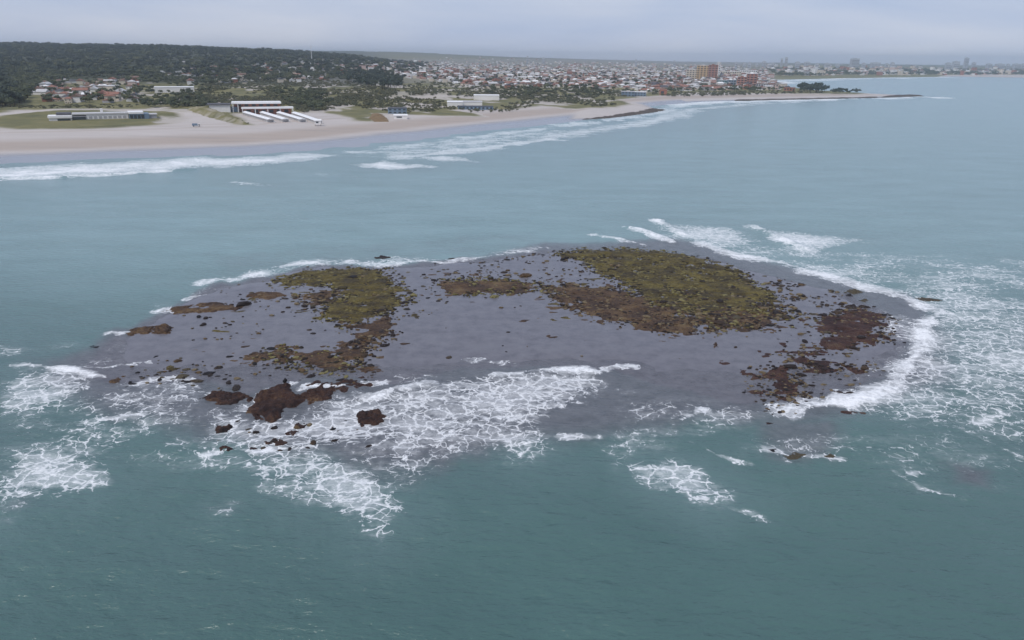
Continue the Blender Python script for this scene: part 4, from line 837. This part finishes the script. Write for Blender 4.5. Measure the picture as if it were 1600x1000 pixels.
# beach house on the oval lawn
o, q = root('beach_pavilion', 164, 188.5, 'long low beach house of white, grey and blue wings on the oval lawn', 'building'); 
def bxp(name, mat, x0, x1, y0, y1, z0, z1, par=None): return MB().box((x0-164)*q, (x1-164)*q, y0, y1, z0*q, z1*q).build(name, mat, par or o)
bxp('terrace', WALL['cream'], 98, 226, -8, 26, -1.5, .5)
bxp('wall', WALL['white'], 104, 128, 0, 16, .5, 4.5); bxp('roof', ROOF['white'], 103, 129, -.6, 17, 4.51, 7.0); bxp('window', glass_m, 113, 127, -.15, .05, .8, 3.6)
bxp('roof', ROOF['dark grey'], 112, 128, 6, 20, 7.01, 9.6)
bxp('wall', WALL['grey'], 128.2, 144, 1, 16, .5, 6.0); bxp('window', glass_m, 129, 143.5, .85, 1.05, 1, 5.4)
bxp('wall', WALL['white'], 144.2, 191, 2, 18, .5, 7.6); bxp('roof', ROOF['pale grey'], 129, 191.5, 1.5, 19, 7.61, 9.0)
for k in range(8): bxp('window', WALL['grey'], 147+k*5.4, 150.6+k*5.4, 1.85, 2.05, 2.4, 5.4)
bxp('chimney', WALL['white'], 160.5, 163.5, 8, 11, 9.01, 14)
bxp('wall', WALL['blue grey'], 192, 215, 0, 18, .5, 7.4); bxp('roof', ROOF['white'], 191.6, 209, -.6, 19, 7.41, 9.6)
for k in range(4): bxp('window', glass_m, 193+k*4.3, 196.4+k*4.3, -.15, .05, 1.4, 6)
bxp('wall', WALL['grey'], 215.2, 224, 3, 15, .5, 5.5); bxp('roof', ROOF['pale grey'], 215, 225, 2.5, 16, 5.51, 6.6)
# beach club
o, q = root('beach_club', 394, 178.5, 'white two tier beach club with red walls behind the tent rows', 'building')
def bxp(name, mat, x0, x1, y0, y1, z0, z1, par=None): return MB().box((x0-394)*q, (x1-394)*q, y0, y1, z0*q, z1*q).build(name, mat, par or o)
bxp('wall', WALL['white'], 341, 367, 4, 24, -2, 12); bxp('roof', ROOF['dark grey'], 338, 368, 3, 26, 12.01, 13)
bxp('wall', WALL['brick'], 372, 432, 10, 26, -2, 13); bxp('roof', ROOF['white'], 369, 433, 5, 28, 13.01, 15)
bxp('wall', WALL['brick'], 384, 445, 3, 9.9, -2, 7); bxp('roof', ROOF['white'], 381, 448, -2, 9.8, 7.01, 9)
for k in range(6): bxp('window', glass_m, 376+k*9.4, 381+k*9.4, 9.8, 10.05, 9.6, 12.2)
for k in range(6): bxp('window', glass_m, 387+k*9.8, 392.5+k*9.8, 2.8, 3.05, 1.5, 5.5)
for x_ in (382, 398, 414, 430, 446.6): bxp('column', WALL['white'], x_, x_+1.0, -1.8, -1.0, -2, 7)
for x_ in (370, 376.5): bxp('column', WALL['white'], x_, x_+1.0, 5.5, 6.3, -2, 13)
bxp('wall', WALL['blue grey'], 368, 378, 8, 20, -2, 9)
# four rows of white beach tents running down to the sea
tent_m = plain('tent_canvas', (.82, .82, .83), .8, .05); pole_m = plain('tent_side', (.78, .78, .79), .8, .1)
for (x0, y0, x1, y1), lab in zip([(384, 179.5, 424, 191.5), (411, 179.5, 447, 191), (437, 179.8, 474, 191.2), (461, 180.3, 499, 193.5)], ['leftmost row of white tents before the beach club', 'second tent row from the left before the beach club', 'third tent row from the left before the beach club', 'rightmost row of white tents before the beach club']):
    a, b = hit1(x0, y0), hit1(x1, y1); ln = math.hypot(b[0]-a[0], b[1]-a[1]); o = put('beach_tent_row', None, label=lab, cat='beach tents', group='rows of beach tents', loc=(a[0], a[1], min(a[2], b[2])), rotz=math.atan2(b[1]-a[1], b[0]-a[0]))
    n_ = int(ln/5.2); st = ln/n_
    rm = MB().gable(0, st*.96, -3.2, 3.2, 2.5, 3.7, .3).mesh('canopy', tent_m); sm = MB().box(.05, .2, -2.9, 2.9, -1.2, 2.49).box(.2, st*.95, 2.7, 2.9, -1.2, 2.49).mesh('side_wall', pole_m); z1 = (b[2]-a[2])/n_
    for k in range(n_):
        put('canopy', rm, o, loc=(k*st, 0, max(a[2]-b[2], 0)+k*z1)); put('side_wall', sm, o, loc=(k*st, 0, max(a[2]-b[2], 0)+k*z1))
def hut(px, py, w, h, wall, roof, label, name='beach_hut', legs=0.0, cat='hut'):
    o, q = root(name, px, py, label, cat); MB().box(-w/2, w/2, 0, w*.8, legs-.2*(legs == 0)-.6*(legs == 0), legs+h).build('wall', WALL[wall], o); MB().gable(-w/2-.4, w/2+.4, -.4, w*.8+.4, legs+h+.004, legs+h+1.2, .2).build('roof', ROOF[roof], o)
    MB().box(-w*.3, w*.1, -.06, .05, legs+h*.35, legs+h*.75).build('window', glass_m, o)
    if legs:
        for sx in (-1, 1):
            for sy in (.1, w*.7): MB().box(sx*w*.42-.15, sx*w*.42+.15, sy, sy+.3, -.6, legs-.004).build('leg', door_m, o)
hut(497, 197, 5.5, 3, 'white', 'white', 'white hut on legs at the foot of the rightmost tent row', legs=1.5)
hut(1036, 149, 12, 9, 'brick', 'red tiled', 'red hut on the cove beach beyond the headland')
hut(626, 186, 13, 3.2, 'white', 'white', 'white marquee on the sand below the blue grey hall', 'marquee', cat='marquee')
block('long_hall', 250, 297, 146, 138.5, 'long white hall among dunes above the beach club', 'white', 'white', 1, 30, win=False)
block('long_hall', 241, 285, 117, 111.5, 'far long white hall in the wood at the left', 'white', 'white', 1, 40, win=False)
block('beach_hall', 608, 634, 178, 170.5, 'blue grey hall beside the ochre embankment', 'blue grey', 'dark grey', 2, 16)
block('white_shed', 700, 722, 168, 161, 'left of the two white sheds behind the beach', 'white', 'white', 1, 30, win=False)
block('white_shed', 724, 752, 167.5, 160.5, 'right of the two white sheds behind the beach', 'white', 'pale grey', 1, 24, win=False)
block('white_shed', 742, 778, 157, 150.5, 'long white shed among shrubs above the two sheds', 'white', 'white', 1, 30, win=False)
block('grey_shed', 718, 768, 171.5, 167, 'low dark grey shed in front of the white sheds', 'blue grey', 'dark grey', 1, 10)
block('low_block', 972, 990, 151, 144.5, 'blue grey low block left of the cove beach', 'blue grey', 'pale grey', 2, 20)
block('low_block', 992, 1008, 150.5, 145, 'pale blue grey low block beside the cove beach', 'blue grey', 'white', 2, 20)
block('apartment_block', 1089, 1106, 125.5, 106.5, 'orange apartment block, tallest building of the near town', 'ochre', 'pale grey', 7, 24, cols=4)
block('apartment_block', 1106.5, 1119, 126, 106, 'red brick apartment block joined to the orange block', 'brick', 'red tiled', 7, 22, cols=3)
block('apartment_block', 1073, 1088, 124, 111.5, 'cream apartment block left of the orange block', 'cream', 'pale grey', 5, 24, cols=4)
block('white_tower', 1118.5, 1124, 120, 101.5, 'slim white tower right of the orange block', 'white', 'pale grey', 8, 12, cols=2)
block('teal_block', 1120, 1134, 136.5, 127.5, 'dark teal block on the shore below the orange block', 'teal', 'pale grey', 3, 18, cols=4)
block('teal_block', 1134.5, 1148, 136.5, 127, 'pale teal and white block beside the dark teal block', 'blue grey', 'white', 3, 18, cols=4)
block('brick_block', 1152, 1165, 138, 124, 'left brick apartment block near the root of the spit', 'brick', 'red tiled', 5, 18, cols=3)
block('brick_block', 1166, 1180, 138, 119.5, 'right brick apartment block with white corner near the spit', 'brick', 'white', 6, 18, cols=3)
block('pale_hall', 1128, 1155, 119, 113, 'long pale hall behind the teal blocks', 'cream', 'white', 2, 40)
block('pale_hall', 1156, 1180, 117, 111, 'long white hall behind the brick blocks', 'white', 'pale grey', 2, 40)
block('spit_house', 1182, 1198, 140, 132.5, 'large grey house right of the brick blocks', 'grey', 'brown', 2, 16)
block('spit_house', 1200, 1214, 140.5, 133.5, 'large dark roofed house at the root of the spit', 'pink', 'dark grey', 2, 16)
block('spit_house', 1226, 1240, 142.5, 138, 'red house near the pine grove on the spit', 'brick', 'red tiled', 1, 14)
# --- skyline of the far city
tw = N('tower_concrete'); fn = tw.noise(.02, 2); tmat = tw.set(Base_Color=tw.mix(fn, (.36, .38, .42), (.50, .51, .54)), Roughness=.8)
SK = [(1147, 3, 97), (1160, 4, 97.5), (1168, 4, 97), (1180, 3, 99), (1191, 5, 95.5), (1205, 3, 98), (1218, 3, 91.5), (1225, 3.5, 90), (1243, 6, 96.5), (1258, 7, 96.5), (1274, 4, 98.5), (1290, 8, 98.5), (1306, 5, 99.5), (1332, 11, 91.5), (1347, 5, 98.5), (1365, 12, 97.5), (1383, 4, 99), (1392, 5, 97.5), (1427, 4, 101), (1479, 7, 98), (1491, 8.5, 96), (1506.5, 5.5, 90.8), (1519, 5, 97.5), (1543, 7, 99.5), (1560, 11, 99.5), (1573, 4, 99.8), (1586, 9, 99.6), (1597, 5, 99.3), (820, 3, 88), (845, 4, 90), (990, 3, 93), (1050, 3, 95)]
wd_ = lambda t: {0: 'leftmost'}.get(t, '')
for k, (x, w, top) in enumerate(SK):
    hz = 90+(x-800)*math.tan(ROLL); Yv = 4300+((k*977) % 1500); Xv = (x-800)/1216*Yv; zt = terrain(np.array([Xv]), np.array([Yv]))[0]
    h = CAM_Z+(hz-top)/1216*Yv-zt; hw = w/2/1216*Yv
    h = max(h, 14)
    sp = 'tallest' if h > 75 else ('tall' if h > 50 else 'low'); wd = 'broad' if w > 8 else ('slim' if w < 4.5 else 'square')
    near = min([(abs(x-a), b) for a, b in ((1102, 'the orange block'), (1270, 'the pine grove on the spit'), (1332, 'the broad lone tower'), (1440, 'the tip of the spit'), (1498, 'the two right towers'), (1590, 'the right edge'), (830, 'the middle of the town'), (1000, 'the headland'), (1190, 'the brick blocks')) if abs(x-a) > .5])[1]
    o = put('skyline_tower', None, label=f'{wd} {sp} hazy grey tower, number {k+1} along the skyline' if False else f'{wd} {sp} hazy grey tower on the skyline above {near}', cat='tower', group='far city skyline', loc=(Xv, Yv, zt-2))
    b = MB().box(-hw, hw, -hw*.8, hw*.8, 0, h+2)
    b.build('wall', tmat, o); MB().box(-hw*.5, hw*.3, -hw*.4, hw*.4, h+2.004, h+5).build('roof_house', tmat, o)
    for s in range(1, int(h/9)): MB().box(-hw*1.02, hw*1.02, -hw*.83, -hw*.8, s*9-1, s*9+1.5).build('window_band', glass_m, o)
# thin mast on the hill
x, y = (482-800)/1216*2300, 2300.0; z = terrain(np.array([x]), np.array([y]))[0]
mast_m = plain('mast_paint', (.7, .7, .7), .6); o = put('radio_mast', None, label='thin pale radio mast rising over the wooded suburb', cat='mast', loc=(x, y, z)); MB().cone((0, 0), 1.2, .5, -1, 46, 6).build('pole', mast_m, o); MB().box(-1.8, 1.8, -.6, .6, 38, 40).build('antenna', mast_m, o)
# --- ochre embankment, rock ledges, pickup on the sand
def land_mound(name, pts, h, step, seed, mt, label, cat, edge=6, rag=6, kind=None):
    hx, hy, _ = hit([p[0] for p in pts], [p[1] for p in pts]); P = np.stack([hx, hy], 1); gx, gy, Fq = grid_patch(P, step, step*2)
    dd = sdf(P, gx, gy)+rag*(fbm(gx/(step*4), gy/(step*4), seed, 3)-.5); gz = np.maximum(terrain(gx, gy), -.3)+h*(.4+fbm(gx/(step*3), gy/(step*3), seed+3, 3))*sstep(-1, edge, dd)-.5*sstep(1, -2, dd)
    V, ff = cut(gx, gy, gz, Fq, dd[Fq].max(1) > -2); me = mesh(name, V, ff, mt, True); fattr(me, 'veg', np.clip(.25+1.1*fbm(V[:, 0]/5, V[:, 1]/5, seed, 3), 0, 1)); put(name, me, label=label, cat=cat)
ochre = plain('ochre_dune_cover', (.19, .125, .06), .9, .7, .25); ledge = plain('ledge_rock', (.085, .065, .05), .8, .5, .1)
land_mound('embankment', [(574, 186), (580, 178), (596, 178), (606, 186), (608, 190.5), (585, 190.5)], 1.1, 1.2, 3, ochre, 'ochre orange embankment beside the blue grey hall', 'embankment', 5, 3)
land_mound('rock_ledge', [(905, 187), (950, 185), (985, 180.6), (1020, 176), (1040, 172.3), (1022, 170.4), (995, 175.2), (950, 181.8)], 1.2, 1.2, 5, ledge, 'dark brown rock ledge round the foot of the headland', 'rock', 5, 8)
land_mound('rock_ledge', [(1370, 153), (1444, 150.4), (1420, 148.8), (1385, 150.6)], 2.2, 4, 6, ledge, 'dark rock tip of the sand spit', 'rock', 8, 8)
land_mound('rock_ledge', [(1150, 157.8), (1250, 155.6), (1370, 153), (1370, 151.8), (1250, 154.2), (1150, 156.4)], 1.3, 4, 8, ledge, 'long dark stony edge along the front of the spit', 'rock', 6, 14)
land_mound('dune_bank', [(290, 172), (335, 172), (352, 179), (372, 187), (393, 195.5), (372, 195), (345, 188), (310, 178)], 3.5, 1.5, 9, dune_mat, 'grassy dune bank left of the tent rows', 'dune', 8, 4)
loc, rz, q = frame(307, 197.5)
o = put('parked_truck', None, label='white and dark truck parked alone on the sand left of the club', cat='truck', loc=loc, rotz=rz)
tyre_m = plain('tyre', (.02, .02, .02), .8)
MB().box(-3.2, 1.2, -1.1, 1.1, .7, 1.1).box(-3.2, 1.0, -1.1, 1.1, 1.1, 2.4).build('body', WALL['blue grey'], o); MB().box(1.25, 3.1, -1.05, 1.05, .6, 2.0).build('cab', WALL['white'], o); MB().box(1.5, 2.9, -1.07, 1.07, 1.3, 1.85).build('window', glass_m, o)
for sx in (-2.2, 2.2):
    for sy in (-1.05, .8):
        w_ = MB(); w_.cone((0, 0), .5, .5, 0, .25, 12); p = w_.build('wheel', tyre_m, o, loc=(sx, sy+.25, .45)); p.rotation_euler = (math.pi/2, 0, 0)

# ================================================================== HAZE
n = N('haze'); n.t.nodes.remove(n.p); pv = n.new('ShaderNodeVolumePrincipled'); pv.inputs['Color'].default_value = (.86, .93, 1.0, 1); pv.inputs['Density'].default_value = HAZE; pv.inputs['Anisotropy'].default_value = .86
n.link(pv.outputs[0], [x for x in n.t.nodes if x.type == 'OUTPUT_MATERIAL'][0].inputs['Volume'])
o = MB().box(-14500, 14500, -14500, 14500, -7, 150).build('haze', n.m, kind='stuff'); o['label'] = 'thin pale blue sea haze over the whole coast'
